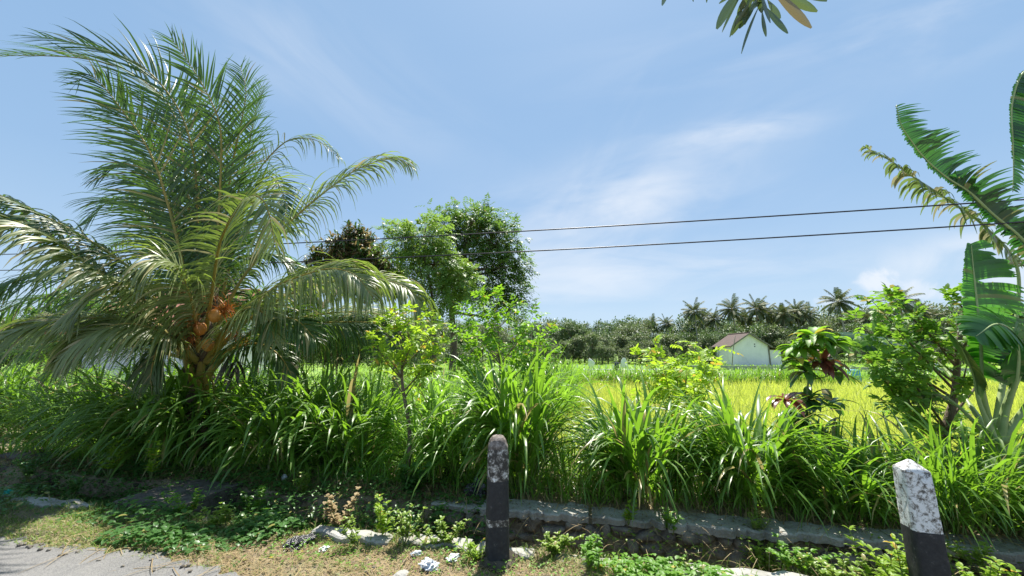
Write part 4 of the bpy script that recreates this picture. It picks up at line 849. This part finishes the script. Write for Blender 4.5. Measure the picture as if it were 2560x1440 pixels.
# ---------------------------------------------------------------- verge plants
def green_s(s): return np.interp(s, [-7, -3.4, -2.6, 0.1, .5, 1.3, 3], [.9, .9, .45, .35, .9, .7, .6])
g = G()
tufts(g, -8, 4, 2.40, 3.05, 30000, .075, .0045, 1.4, 3, 1.2, dens=lambda s, q: np.clip(green_s(s) * (.55 + .45 * np.sin(s * 5.3 + q * 9)) + .25 * (q > 2.85), .1, 1))
tufts(g, -8, 5, 3.0, 3.16, 5000, .11, .006, 1.2, 3, 1.0, dens=lambda s, q: .5 + .5 * np.sin(s * 4.1 + 2))
tufts(g, -8, 5, 3.78, 4.1, 1500, .12, .006, 1.6, 3, 1.1, dens=lambda s, q: np.clip(np.sin(s * 3.3) + (s < -.8), 0, 1))
tufts(g, -8, 5, 2.9, 3.2, 9000, .06, .004, 1.6, 3, 1.3)
tufts(g, -8, -1.0, 3.1, 4.4, 9000, .13, .006, 1.5, 3, 1.1)
tufts(g, -8, -3.2, 2.38, 2.8, 9000, .06, .005, 1.6, 3, 1.3)
tag(g.build('verge_grass', M['turf']), 'short mixed green and dry grass on the road verge', 'grass', kind='stuff')
g = G(); s, q, P = scatter(13000, -4.3, 3.0, 2.28, 3.1); P[:, 2] += .012; d = rdir(len(P), -.05, .22)
k = rng.random(len(P)) < np.interp(s, [-4.3, -2.8, -.2, .4, 3], [.05, 1, .9, .3, .6]); strips(g, P[k], d[k], rng.uniform(.03, .11, k.sum()), .0035, .2, 2, 'strap', None, kink=.3)
tag(g.build('straw_litter', M['straw']), 'dry straw and leaf litter scattered over the verge', 'dry grass', kind='stuff')
g = G(); s, q, P = scatter(60, -4.2, -1.0, 2.25, 2.6); d = rdir(len(P), -.02, .1); P[:, 2] += .03; strips(g, P, d, rng.uniform(.15, .4, len(P)), .005, .12, 5, 'strap', .4, bend=(.2, 0, 0))
tag(g.build('dry_stalks', M['straw']), 'long dry stalks lying at the edge of the asphalt', 'dry grass', kind='stuff')
g = G()
for k in range(420):
    s_k = rng.uniform(-5, 3); n_k = rng.uniform(2.3, 3.05) if k % 3 else 2.42 + float(wob(s_k)) + rng.normal(0, .04); r_k = rng.uniform(.004, .016)
    blob(g, sn(s_k, n_k, max(float(gz(s_k, n_k)), .012 if n_k < 2.42 else -1) + r_k * .4), (r_k * 1.3, r_k, r_k * .7), k, .15, 7, 5, k, square=.8)
tag(g.build('gravel', M['stone']), 'loose gravel along the crumbling edge of the road', 'gravel', kind='stuff')
def ground_leaves(g, s0, s1, n0, n1, cnt, L, W, hz=.09, prof='heart', dens=None):
    s, q, P = scatter(cnt, s0, s1, n0, n1)
    if dens is not None: k = dens(s, q) > rng.random(cnt); P = P[k]; s = s[k]; q = q[k]
    n = len(P); P[:, 2] = np.maximum(P[:, 2], -.3) + rng.uniform(.01, hz, n) * (.6 + .4 * np.sin(s * 4 + q * 6))
    strips(g, P, rdir(n, -.25, .5), L * rng.uniform(.6, 1.2, n), W * rng.uniform(.7, 1.2, n), .6, 3, prof, .25)
g = G()
ground_leaves(g, -7.5, -2.7, 2.75, 4.1, 6500, .055, .048, .17, dens=lambda s, q: .55 + .45 * np.sin(s * 3.1 + q * 5))
ground_leaves(g, -4.0, -2.5, 2.52, 3.2, 2600, .05, .045, .11, dens=lambda s, q: .5 + .5 * np.sin(s * 4.1 - q * 6))
ground_leaves(g, -7.5, -.8, 3.7, 4.5, 3600, .05, .04, .2)
ground_leaves(g, -7.5, -.8, 3.2, 3.9, 2600, .05, .035, .3)
s, q, P = scatter(5200, -8, -.9, 3.5, 4.25); P[:, 2] = rng.uniform(-.45, .08, len(P)); P[:, 1] -= .03; strips(g, P, rdir(len(P), -.4, .4), rng.uniform(.03, .07, len(P)), rng.uniform(.02, .045, len(P)), .7, 3, 'heart', .25)
tag(g.build('creeper', M['creeper']), 'dark green heart leaved creeper covering the verge at the left', 'creeper', kind='stuff')
g = G(); ground_leaves(g, .1, 1.1, 2.62, 3.12, 2600, .055, .028, .12, 'leaf', dens=lambda s, q: np.exp(-((s - .45) / .42) ** 2)); ground_leaves(g, -2.5, .1, 2.6, 3.1, 900, .03, .018, .06, 'leaf'); ground_leaves(g, 1.0, 2.8, 2.7, 3.3, 900, .04, .022, .09, 'leaf')
tag(g.build('bright_ground_cover', M['bright']), 'bright green leafy ground cover at the foot of the thin domed post', 'ground cover', kind='stuff')
g = G(); ground_leaves(g, -2.6, 5.0, 3.25, 3.85, 2600, .04, .026, .22, 'leaf', dens=lambda s, q: .35 + .5 * np.sin(s * 2.7 + 1)); ground_leaves(g, 1.2, 2.9, 3.6, 3.9, 1500, .035, .025, .33, 'leaf')
s, q, P = scatter(2200, -.5, 5, 3.66, 3.86); P[:, 2] = rng.uniform(-.5, -.04, len(P)); k = (np.sin(s * 3.7) + np.sin(s * 8.3 + 1)) > rng.uniform(-1, 1.5, len(P)); strips(g, P[k], rdir(k.sum(), -.3, .6), rng.uniform(.02, .055, k.sum()), .022, .8, 3, 'leaf', .25)
s, q, P = scatter(1500, -2.6, 5, 3.3, 3.85); P[:, 2] = rng.uniform(-.5, -.1, len(P)); strips(g, P, rdir(len(P), 0, 1), rng.uniform(.08, .22, len(P)), .006, 1.5, 4, 'grass', None)
tag(g.build('ditch_weeds', M['weed']), 'tangled weeds growing inside the ditch', 'weeds', kind='stuff')
g = G(); s, q, P = scatter(1200, -3, 5, 3.3, 3.9); P[:, 2] = rng.uniform(-.5, .0, len(P)); strips(g, P, rdir(len(P), -.6, .8), rng.uniform(.1, .35, len(P)), .004, .8, 5, 'strap', None, kink=.3)
tag(g.build('dry_roots', M['straw']), 'dry roots and stalks hanging in the ditch', 'dry plants', kind='stuff')
g = G(); s, q, P = scatter(2600, -8, -.8, 3.85, 4.45); P[:, 2] += rng.uniform(0, .05, len(P)); strips(g, P, rdir(len(P), -.2, .3), rng.uniform(.04, .09, len(P)), .025, .6, 3, 'leaf', .3)
s, q, P = scatter(420, -.8, 5, 3.8, 4.1); P[:, 2] = .022; strips(g, P, rdir(len(P), -.05, .15), rng.uniform(.015, .05, len(P)), .012, .3, 2, 'leaf', .3)
s, q, P = scatter(700, -4.5, 3, 2.45, 3.1); P[:, 2] += .02; strips(g, P, rdir(len(P), -.05, .3), rng.uniform(.02, .05, len(P)), .018, .5, 2, 'leaf', .3)
tag(g.build('leaf_litter', leafmat('leaf_litter', (.09, .06, .035), (.22, .15, .08), (.15, .1, .05), .1, .8)), 'brown fallen leaves on the bank above the ditch', 'leaf litter', kind='stuff')

def weed(px, n, H, label, mat='weed', nst=3, L=.09, W=.026, whorl=5, levels=7, spread=.12, prof='leaf', z=None, up=.5):
    b = pn(px, n); s = s_of(px, n); b[2] = float(gz(s, n)) if z is None else z
    t_ = thing('weed_plant', b, label, 'weed', 'leafy weeds along the ditch'); gs, gl = G(), G()
    for k in range(nst):
        e = b + np.array([rng.normal(0, spread), rng.normal(0, spread * .6), H * rng.uniform(.65, 1)]); P = spline([b, (b + e) / 2 + rng.normal(0, .015, 3), e], 12); tube(gs, P, np.linspace(.004, .002, 12), 5)
        for q in np.linspace(3, 11, levels).astype(int):
            d = rdir(whorl, -.1, .5) + UP * up; f = 1 - .35 * q / 11; strips(gl, np.repeat([P[q]], whorl, 0), d, L * f * rng.uniform(.7, 1.1, whorl), W, .7, 4, prof, .3)
    gs.build('stems', M['greentwig'], t_); gl.build('leaves', M[mat], t_); return t_
weed(270, 3.75, .46, 'bushy yellow green weed left of its taller twin, in front of the left grass', 'yellowgreen', 5, .10, .03, z=0)
weed(375, 3.75, .46, 'upright yellow green weed just in front of the palm, above the dark slab', 'yellowgreen', 3, .10, .03, z=0)
weed(640, 3.55, .30, 'small green leafy weed right of the dark mossy slab', 'bright', 4, .07, .025, z=-.15)
weed(560, 3.0, .20, 'low green weed on the verge in front of the dark mossy slab', 'weed', 6, .06, .025)
weed(700, 3.25, .22, 'lone small seedling with spear shaped leaves at the kerb', 'bright', 1, .12, .03, 4, 3, z=-.1)
weed(960, 3.1, .42, 'tall pale weed with small leaves on the verge between palm and post', 'yellowgreen', 4, .07, .024, 4, 8, .10)
weed(900, 2.95, .26, 'short pale weed left of the tall pale weed on the verge', 'weed', 5, .05, .018, 4, 7, .12)
weed(1010, 3.0, .30, 'sprawling pale weed right of the tall pale weed on the verge', 'weed', 6, .06, .02, 4, 7, .13)
weed(1030, 4.05, .38, 'dark broad leaved weed on the ditch wall below the slim trunk', 'creeper', 5, .15, .07, 5, 5, .10, z=-.08)
weed(1085, 3.7, .30, 'dark broad leaved weed hanging in the ditch left of the domed post', 'creeper', 4, .12, .06, 4, 5, .10, z=-.3)
weed(1190, 2.9, .16, 'yellowish grass like weed at the left foot of the domed post', 'yellowgreen', 8, .08, .012, 4, 4, .06, 'grass')
weed(1570, 3.85, .20, 'small pale weed rooted in the wall cap below the thick clump', 'yellowgreen', 4, .07, .02, 4, 5, .05, z=-.05)
weed(1680, 3.8, .20, 'feathery green weed spilling over the wall cap', 'bright', 8, .07, .014, 5, 6, .10, z=-.08)
weed(1890, 3.85, .16, 'round tuft of fine weed on the wall cap', 'weed', 10, .05, .010, 5, 5, .08, z=-.03)
weed(1900, 3.75, .30, 'yellow green trailing weed on the stone wall', 'yellowgreen', 8, .04, .022, 5, 8, .16, z=-.32)
weed(2190, 3.25, .40, 'pale green narrow leaved weed left of the square post', 'yellowgreen', 6, .09, .022, 5, 7, .13, z=-.15)
weed(2270, 3.0, .36, 'narrow leaved weed touching the left face of the square post', 'yellowgreen', 5, .08, .02, 5, 7, .09)
weed(2450, 3.7, .2, 'low weed right of the square post, beside the ditch', 'weed', 6, .08, .025, 4, 5, .15, z=-.1)
weed(2050, 3.6, .2, 'small round leaved weed inside the ditch at the right', 'bright', 5, .05, .03, 4, 5, .08, z=-.3)
weed(1740, 2.95, 0.16, 'small weed on the verge beside the pale kerb', 'weed', 5, .05, .02, 4, 6, .08)
for (px, n, H, lb, mt, k) in ((850, 3.2, .34, 'dry tangled pale vine weed at the kerb right of the dark plastic bag', 'straw', 8), (1110, 3.05, .22, 'low pale weed between the clear bag and the domed post', 'weed', 6),
        (470, 3.1, .24, 'low leafy weed in front of the dark mossy slab', 'bright', 6), (180, 3.3, .3, 'dark leafy weed cluster near the left edge', 'creeper', 7), (70, 3.6, .3, 'dark leafy weed in front of the broken slab', 'creeper', 7),
        (760, 3.9, .26, 'small leafy weed on the bank below the broad pale blades', 'weed', 6), (1390, 3.1, .14, 'green weed right of the bright ground cover', 'weed', 8), (1480, 3.0, .16, 'little green weed on the kerb right of the post', 'bright', 6),
        (2100, 3.15, .24, 'loose green weed on the kerb side at the right', 'weed', 7), (1980, 3.3, .22, 'fine weed rising from the ditch at the right', 'bright', 6), (2500, 3.2, .3, 'pale weed at the lower right corner', 'yellowgreen', 6)):
    weed(px, n, H, lb, mt, k, .065, .024, 5, 7, .13, z=-.05 if n > 3.1 and n < 3.8 else None)
# dark shrub under the grass
weed(815, 4.45, .42, 'dark shrub with rounded leaves low between the grass clumps', 'darkleaf', 12, .09, .05, 5, 7, .17)
# yellow flowering plants behind the palm
weed(245, 6.6, 1.15, 'yellow leaved croton bush behind the drooping palm fronds', 'yellowgreen', 9, .16, .05, 6, 8, .2, z=-.3)
weed(385, 7.4, 1.6, 'taller yellow leaved bush left of the palm trunk', 'yellowgreen', 9, .18, .05, 6, 8, .2, z=-.3)

# ---------------------------------------------------------------- litter
def crumple(name, p, r, mat, label, cat, seed, freq=5.5, amp=.4, nu=26, nv=18):
    g = G(); blob(g, p, r, seed, amp, nu, nv, seed * .7, freq=freq); return tag(g.build(name, M[mat], smooth=False), label, cat)
def on(px, n, dz=.02): p = pn(px, n); p[2] = float(gz(s_of(px, n), n)) + dz; return p
crumple('plastic_bag', on(745, 2.86), (.10, .07, .035), 'blackbag', 'crumpled dark plastic bag on the verge in front of the kerb', 'plastic bag', 11)
crumple('plastic_bag', on(1188, 4.15, .05), (.10, .08, .10), 'blackbag', 'black plastic bag under the grass behind the domed post', 'plastic bag', 12)
crumple('plastic_bag', on(1072, 2.72), (.055, .045, .03), 'plastic', 'clear crumpled plastic bag on the verge left of the domed post', 'plastic bag', 13)
crumple('plastic_scrap', on(1040, 2.86), (.035, .02, .012), 'plastic', 'small whitish plastic scrap just above the clear bag', 'litter', 14)
crumple('plastic_scrap', on(1132, 2.84), (.045, .03, .014), 'plastic', 'white plastic scrap nearest the foot of the domed post', 'litter', 15)
crumple('plastic_scrap', on(810, 2.82), (.035, .03, .01), 'plastic', 'white scrap right of the dark plastic bag', 'litter', 16)
crumple('plastic_cup', on(710, 4.2, .05), (.035, .025, .03), 'plastic', 'pale bluish plastic cup lying on the bank below the grass', 'litter', 17)
crumple('plastic_scrap', on(15, 3.05, .08), (.03, .02, .02), 'cyan', 'turquoise plastic scrap in the weeds at the far left', 'litter', 18)
crumple('stone', on(1005, 2.62, .0), (.06, .05, .03), 'concrete', 'pale stone at the bottom edge of the picture', 'stone', 19, 2.0, .15)
crumple('stone', on(1610, 3.72, -.02), (.07, .05, .05), 'stone', 'loose stone lying below the wall cap', 'stone', 21, 2.0, .2)

# ---------------------------------------------------------------- houses
def quad(g, pts, mi=0): g.add(np.array(pts, float), [[0, 1, 2, 3]], mi)
def gable_house(loc, wdt, dep, he, hr, rz, wallm, roofm, label, over=.45, lean=None, vents=True):
    t_ = thing('house', loc, label, 'house'); o = np.array(loc, float); ca, sa = math.cos(rz), math.sin(rz)
    def W(x, y, z): return o + (x * ca - y * sa, x * sa + y * ca, z)
    h = wdt / 2; g = G()
    box(g, W(0, dep / 2, he / 2 - .2), wdt, dep, he + .4, rz)
    for y0, y1 in ((0, .15), (dep - .15, dep)):
        g.add([W(-h, y0, he), W(h, y0, he), W(0.02, y0, hr), W(-.02, y0, hr), W(-h, y1, he), W(h, y1, he), W(.02, y1, hr), W(-.02, y1, hr)], [[0, 1, 2, 3], [5, 4, 7, 6], [0, 3, 7, 4], [1, 5, 6, 2]])
    g.build('wall', wallm, t_, smooth=False)
    sl = (hr - he) / h
    for sg in (-1, 1):
        g = G(); x1 = sg * (h + over); z1 = he - over * sl
        tt = .10; P = [W(0, -over, hr + .03), W(x1, -over, z1 + .03), W(x1, dep + over, z1 + .03), W(0, dep + over, hr + .03)]
        Q = [p + (0, 0, tt) for p in P]; g.add(P + Q, [[0, 1, 2, 3], [7, 6, 5, 4], [0, 4, 5, 1], [1, 5, 6, 2], [2, 6, 7, 3], [3, 7, 4, 0]]); g.build('roof', roofm, t_, smooth=False)
        g = G(); P = [W(0, -over - .03, hr - .10), W(x1, -over - .03, z1 - .10)]; Q = [p + (0, 0, .24) for p in P]; r2 = [p + (0, .04, 0) for p in P + Q]
        g.add(P + Q + r2, [[0, 1, 3, 2], [4, 6, 7, 5], [2, 3, 7, 6], [0, 4, 5, 1]]); g.build('bargeboard', M['graywood'], t_, smooth=False)
    g = G(); tube(g, [W(0, -over, hr + .15), W(0, dep + over, hr + .15)], .11, 8); g.build('ridge', roofm, t_)
    if vents:
        for z in (0, .32):
            g = G(); box(g, W(.75, -.003, he - .15 + z), .16, .03, .16, rz); g.build('vent', M['cable'], t_, smooth=False)
    if lean:
        lw, lh = lean; g = G(); box(g, W(h + lw / 2, 2.2, lh / 2 - .2), lw, 3.6, lh + .4, rz); g.build('side_room', wallm, t_, smooth=False)
        g = G(); P = [W(h - .05, -.1, he - .25), W(h + lw + .4, -.1, lh + .05), W(h + lw + .4, 4.3, lh + .05), W(h - .05, 4.3, he - .25)]; Q = [p + (0, 0, .12) for p in P]
        g.add(P + Q, [[0, 3, 2, 1], [4, 5, 6, 7], [0, 1, 5, 4], [1, 2, 6, 5], [2, 3, 7, 6], [3, 0, 4, 7]]); g.build('side_roof', roofm, t_, smooth=False)
        g = G(); box(g, W(h + .03, -.06, he / 2 - .2), .16, .1, he + .1, rz); g.build('pillar', M['graywood'], t_, smooth=False)
    return t_
hc = at(1879, 912, 56); hc[2] = ZF
gable_house(hc, 5.3, 5.2, 3.0, 4.75, R(-3), M['whitewall'], M['rooftile'], 'white gabled house with brown tiled roof across the rice field', lean=(2.0, 2.3), over=.4)
hc = at(610, 880, 19); hc[2] = ZF
gable_house(hc, 6.0, 5.6, 2.9, 4.9, R(90), M['whitewall'], M['redtile'], 'red roofed house hidden behind the big coconut palm', vents=False)

# small things around the far fields
def pole(px, y, h, r, mat, name, label, cat, lean=0, group=None):
    p = at(px, 905, y); p[2] = ZF; g = G(); tube(g, spline([p, p + (lean * .4, 0, h * .5), p + (lean, 0, h)], 8), np.linspace(r, r * .7, 8), 6); return tag(g.build(name, M[mat], smooth=True), label, cat, group)
pole(1829, 52, 4.3, .06, 'graywood', 'bamboo_pole', 'leaning bamboo pole against the left corner of the white house', 'pole', .9)
pole(1413, 27, 1.1, .09, 'graywood', 'fence_post', 'dark wooden post at the left end of the low white fence', 'post')
ft = thing('low_fence', at(1520, 905, 34) * (1, 1, 0) + (0, 0, ZF), 'low white fence of short stakes across the green field', 'fence')
for k, px in enumerate(np.linspace(1425, 1640, 13)):
    p = at(px, 905, 34); p[2] = ZF; g = G(); box(g, p + (0, 0, .42), .09, .09, .84 + rng.uniform(-.1, .15)); g.build('stake', M['paleposts'], ft, smooth=False)
g = G(); a = at(1420, 905, 34); b = at(1645, 905, 34); a[2] = b[2] = ZF + .4; tube(g, [a, (a + b) / 2, b], .035, 5); g.build('rail', M['paleposts'], ft)
ft = thing('low_wall', at(2200, 905, 40) * (1, 1, 0) + (0, 0, ZF), 'low pale field wall running in front of the white house', 'wall')
g = G(); a = at(1700, 905, 44); b = at(2640, 905, 33); a[2] = b[2] = ZF; mid = (a + b) / 2; dv = b - a; box(g, mid + (0, 0, .22), np.linalg.norm(dv), .2, .5, math.atan2(dv[1], dv[0])); g.build('body', M['concrete'], ft, smooth=False)
def flag(px, y, h, wd, label, seed):
    p = at(px, 905, y); p[2] = ZF; t_ = thing('scare_flag', p, label, 'flag', 'white bird scaring flags in the fields'); g = G(); tube(g, [p, p + (0, 0, h / 2), p + (.03, 0, h)], .025, 6); g.build('pole', M['graywood'], t_)
    g = G(); blob(g, p + (wd * .3, 0, h - .28), (wd * .5, .06, .36), seed, .3, 12, 9, .2); g.build('cloth', M['paleposts'], t_)
flag(1472, 30, 1.35, .55, 'white flag on a stick left of the dark scarecrow in the green field', 31)
flag(1556, 33, 1.25, .55, 'white flag right beside the dark scarecrow', 32)
flag(2337, 28, 1.1, .3, 'white flag behind the crooked tree at the right', 33)
p = at(1541, 905, 33); p[2] = ZF; t_ = thing('scarecrow', p, 'dark scarecrow standing in the green field beyond the rice', 'scarecrow')
g = G(); tube(g, [p, p + (0, 0, .7), p + (0, 0, 1.3)], .03, 6); tube(g, [p + (-.4, 0, 1.0), p + (0, 0, 1.02), p + (.4, 0, 1.0)], .03, 6); g.build('frame', M['graywood'], t_)
g = G(); tube(g, [p + (0, 0, .35), p + (0, 0, .8), p + (0, 0, 1.08)], [.24, .2, .17], 10); g.build('coat', M['blackbag'], t_)
p = at(2133, 925, 21); p[2] = ZF; t_ = thing('plastic_drum', p, 'bright blue plastic drum at the far edge of the rice field', 'drum')
g = G(); tube(g, [p + (0, 0, z) for z in (0, .02, .3, .32, .34, .62, .64, .66, .92, .95)], [.26, .28, .28, .30, .28, .28, .30, .28, .28, .25], 16); g.build('body', M['blue'], t_)

# ---------------------------------------------------------------- distant trees
def far_tree(kind, mat, label, group, H=9.0, Wd=7.0, n=3800, seed=0):
    t_ = thing('broadleaf_tree', (0, 0, 0), label, 'tree', group); r = np.random.default_rng(seed)
    g = G(); tube(g, spline([(0, 0, -.3), (.1, 0, H * .25), (.1, .1, H * .6)], 8), np.linspace(.16, .06, 8), 6)
    g2 = G(); k = 13
    for i in range(k):
        c = np.array([r.normal(0, Wd * .2), r.normal(0, Wd * .2), H * r.uniform(.16, .80)]); rr = np.array([Wd * .25, Wd * .25, H * .17]) * r.uniform(.7, 1.2)
        tube(g, spline([(0, 0, H * .25), (c * .5 + (0, 0, H * .1)), c], 6), np.linspace(.09, .03, 6), 5)
        m_ = n // k; D = rdir(m_, -.5, 1); q = rng.uniform(.55, 1.05, m_) * (1 + .2 * np.sin(D @ np.array([5, 4, 6.]) + i))
        strips(g2, c + D * rr * q[:, None], D + rdir(m_) * .8, rng.uniform(.25, .55, m_), rng.uniform(.14, .26, m_), .5, 2, 'leaf', None)
    g.build('trunk', M['bark'], t_); g2.build('crown', M[mat], t_); return t_
def far_palm(label, group, H=11, seed=0, lean=.6):
    t_ = thing('coconut_palm', (0, 0, 0), label, 'palm tree', group); r = np.random.default_rng(seed)
    top = np.array([lean, 0, H]); g = G(); tube(g, spline([(0, 0, -.3), (lean * .3, 0, H * .5), top], 10), np.linspace(.2, .12, 10), 6); g.build('trunk', M['palebark'], t_)
    g2 = G(); g3 = G()
    for i in range(26):
        a = i * 2.4 + r.uniform(-.3, .3); el = 1.35 - 2.0 * (i / 26) + r.uniform(-.1, .1); L = r.uniform(2.6, 3.6)
        d = np.array([math.cos(a) * math.cos(el) - .12, math.sin(a) * math.cos(el), math.sin(el)]); P = [top]; 
        for k in range(12): d = nrm(d - UP * .085); P.append(P[-1] + d * L / 12)
        P = np.array(P); tube(g2, P, np.linspace(.03, .01, 13), 4, cap=False)
        q = np.linspace(2, 11.9, 30); B_ = np.stack([np.interp(q, range(13), P[:, j]) for j in range(3)], 1); T = nrm(np.stack([np.interp(q, range(13), np.gradient(P[:, j])) for j in range(3)], 1)); S = nrm(np.cross(T, UP))
        for sg in (-1, 1): strips(g3, B_, S * sg * .8 + T * .6, .85 * np.sin(np.linspace(.5, 2.8, 30)) ** .5, .115, rng.uniform(.8, 2.2, 30), 2, 'grass', None, side=T)
    g2.build('rachises', M['rachis'], t_); g3.build('fronds', M['farpalm'], t_); return t_
GT, GP = 'broadleaf trees in the wood beyond the fields', 'coconut palms in the wood beyond the fields'
ts = [far_tree(0, 'far1', 'dark green tree in the wood beyond the fields', GT, 9, 7.5, 3900, 1), far_tree(0, 'far2', 'greyish green tree in the wood beyond the fields', GT, 9, 7, 3900, 2), far_tree(0, 'far1', 'dark green tree in the wood beyond the fields', GT, 9, 6, 3900, 3), far_tree(0, 'far2', 'greyish green tree in the wood beyond the fields', GT, 7, 5, 3200, 4)]
ps = [far_palm('tall coconut palm in the distant wood', GP, 11, 1, .6), far_palm('tall coconut palm in the distant wood', GP, 11, 2, -.5)]
def hz(px, y): return ZF + (max(0, y - 85) * .12 if px > 2050 else 0)
us = set()
def putt(arr, i, px, y, s, label=None):
    p = at(px, 905, y); p[2] = hz(px, y); key = (id(arr), i)
    if key not in us: us.add(key); o = arr[i]; o.location = tuple(p); o.rotation_euler = (0, 0, rng.uniform(0, 6)); o.scale = (s,) * 3
    else: o = copy_tree(arr[i], p, rng.uniform(0, 6), float(s))
    if label: o['label'] = label
    return o
for px in np.arange(-260, 2700, 34):                          # back row
    top = np.interp(px, [1700, 1760, 2100, 2500], [12.2, 13.4, 14.0, 15.5])
    putt(ts, int(rng.integers(0, 3)), px + rng.uniform(-12, 12), rng.uniform(88, 98), top / 9 * rng.uniform(.80, 1.0))
for px in np.arange(-200, 2680, 38): putt(ts, int(rng.integers(0, 3)), px + rng.uniform(-14, 14), rng.uniform(74, 82), rng.uniform(.72, 1.12))
for px in np.arange(1330, 1830, 24): putt(ts, 3, px + rng.uniform(-8, 8), rng.uniform(62, 70), rng.uniform(.55, .82), 'pale young tree at the front edge of the distant wood')
for px in np.arange(1960, 2640, 46): putt(ts, 3, px + rng.uniform(-8, 8), rng.uniform(62, 70), rng.uniform(.55, .8), 'pale young tree in the wood right of the white house')
for px, y, s in ((1668, 92, .95), (1640, 95, .97), (1750, 76, 1.02), (1768, 84, 1.0), (1800, 80, .98), (1850, 78, 1.06), (1872, 84, 1.0), (1900, 80, 1.10), (1935, 83, 1.06), (1965, 86, .98), (1975, 78, 1.05), (2015, 82, 1.08), (2040, 85, 1.0), (2125, 70, 1.12), (2190, 84, 1.0), (2280, 72, 1.16), (2320, 78, 1.0), (2350, 86, 1.05), (2440, 84, 1.05), (2500, 80, 1.0), (2240, 95, 1.0), (2545, 86, 1.1)):
    putt(ps, int(rng.integers(0, 2)), px, y, s * rng.uniform(.84, .97))
for px in np.concatenate([np.arange(-200, 1820, 27), np.arange(1985, 2640, 30)]): putt(ts, 3, px + rng.uniform(-9, 9), rng.uniform(70, 80) - 12 if px > 1300 else rng.uniform(40, 60), rng.uniform(.38, .55), 'low bushy tree at the foot of the distant wood')
putt(ts, 0, 1815, 66, .72, 'dense dark round tree just left of the white house'); putt(ts, 0, 1775, 68, .70, 'dense dark tree left of the dark tree beside the white house')
o = putt(ts, 2, 1845, 72, .98, 'bright leafed tree among the palms above the white house roof')
for px in np.arange(-120, 1080, 44): putt(ts, int(rng.integers(2, 4)), px + rng.uniform(-14, 14), rng.uniform(26, 34), rng.uniform(.5, .72), 'leafy tree seen between the palm fronds on the left, behind the bright meadow')
# hill and far wood behind
g = G(); xs = np.linspace(40, 320, 40); ys = np.linspace(100, 300, 20); XX, YY = np.meshgrid(xs, ys)
ZZ = ZF - .5 + 17 * np.exp(-((XX - 190) / 75) ** 2) * np.exp(-((YY - 190) / 60) ** 2) + .4 * np.sin(XX * .3) * np.sin(YY * .2); idx = np.arange(XX.size).reshape(XX.shape)
g.add(np.stack([XX, YY, ZZ], -1), np.stack([idx[:-1, :-1], idx[:-1, 1:], idx[1:, 1:], idx[1:, :-1]], -1)); tag(g.build('hill', M['ground']), kind='structure')
g = G(); cnt = 32000; Xb = rng.uniform(-200, 330, cnt); Yb = rng.uniform(104, 190, cnt)
Zb = ZF + 17 * np.exp(-((Xb - 190) / 75) ** 2) * np.exp(-((Yb - 190) / 60) ** 2); hh = 6.5 + 3 * np.sin(Xb * .35) * np.sin(Yb * .3) + 1.5 * np.sin(Xb * .9 + Yb)
P = np.stack([Xb, Yb, Zb + hh * rng.uniform(.1, 1, cnt) ** .5], 1); strips(g, P, rdir(cnt, -.2, 1), rng.uniform(.8, 1.6, cnt), rng.uniform(.5, .9, cnt), .5, 2, 'leaf', None)
tag(g.build('distant_wood', M['far1']), 'far off wood closing the horizon behind the trees', 'wood', kind='stuff')
for o in ORIG:
    if '_o' in o: del o['_o']
for o in list(sc.objects):
    if '_o' in o: del o['_o']
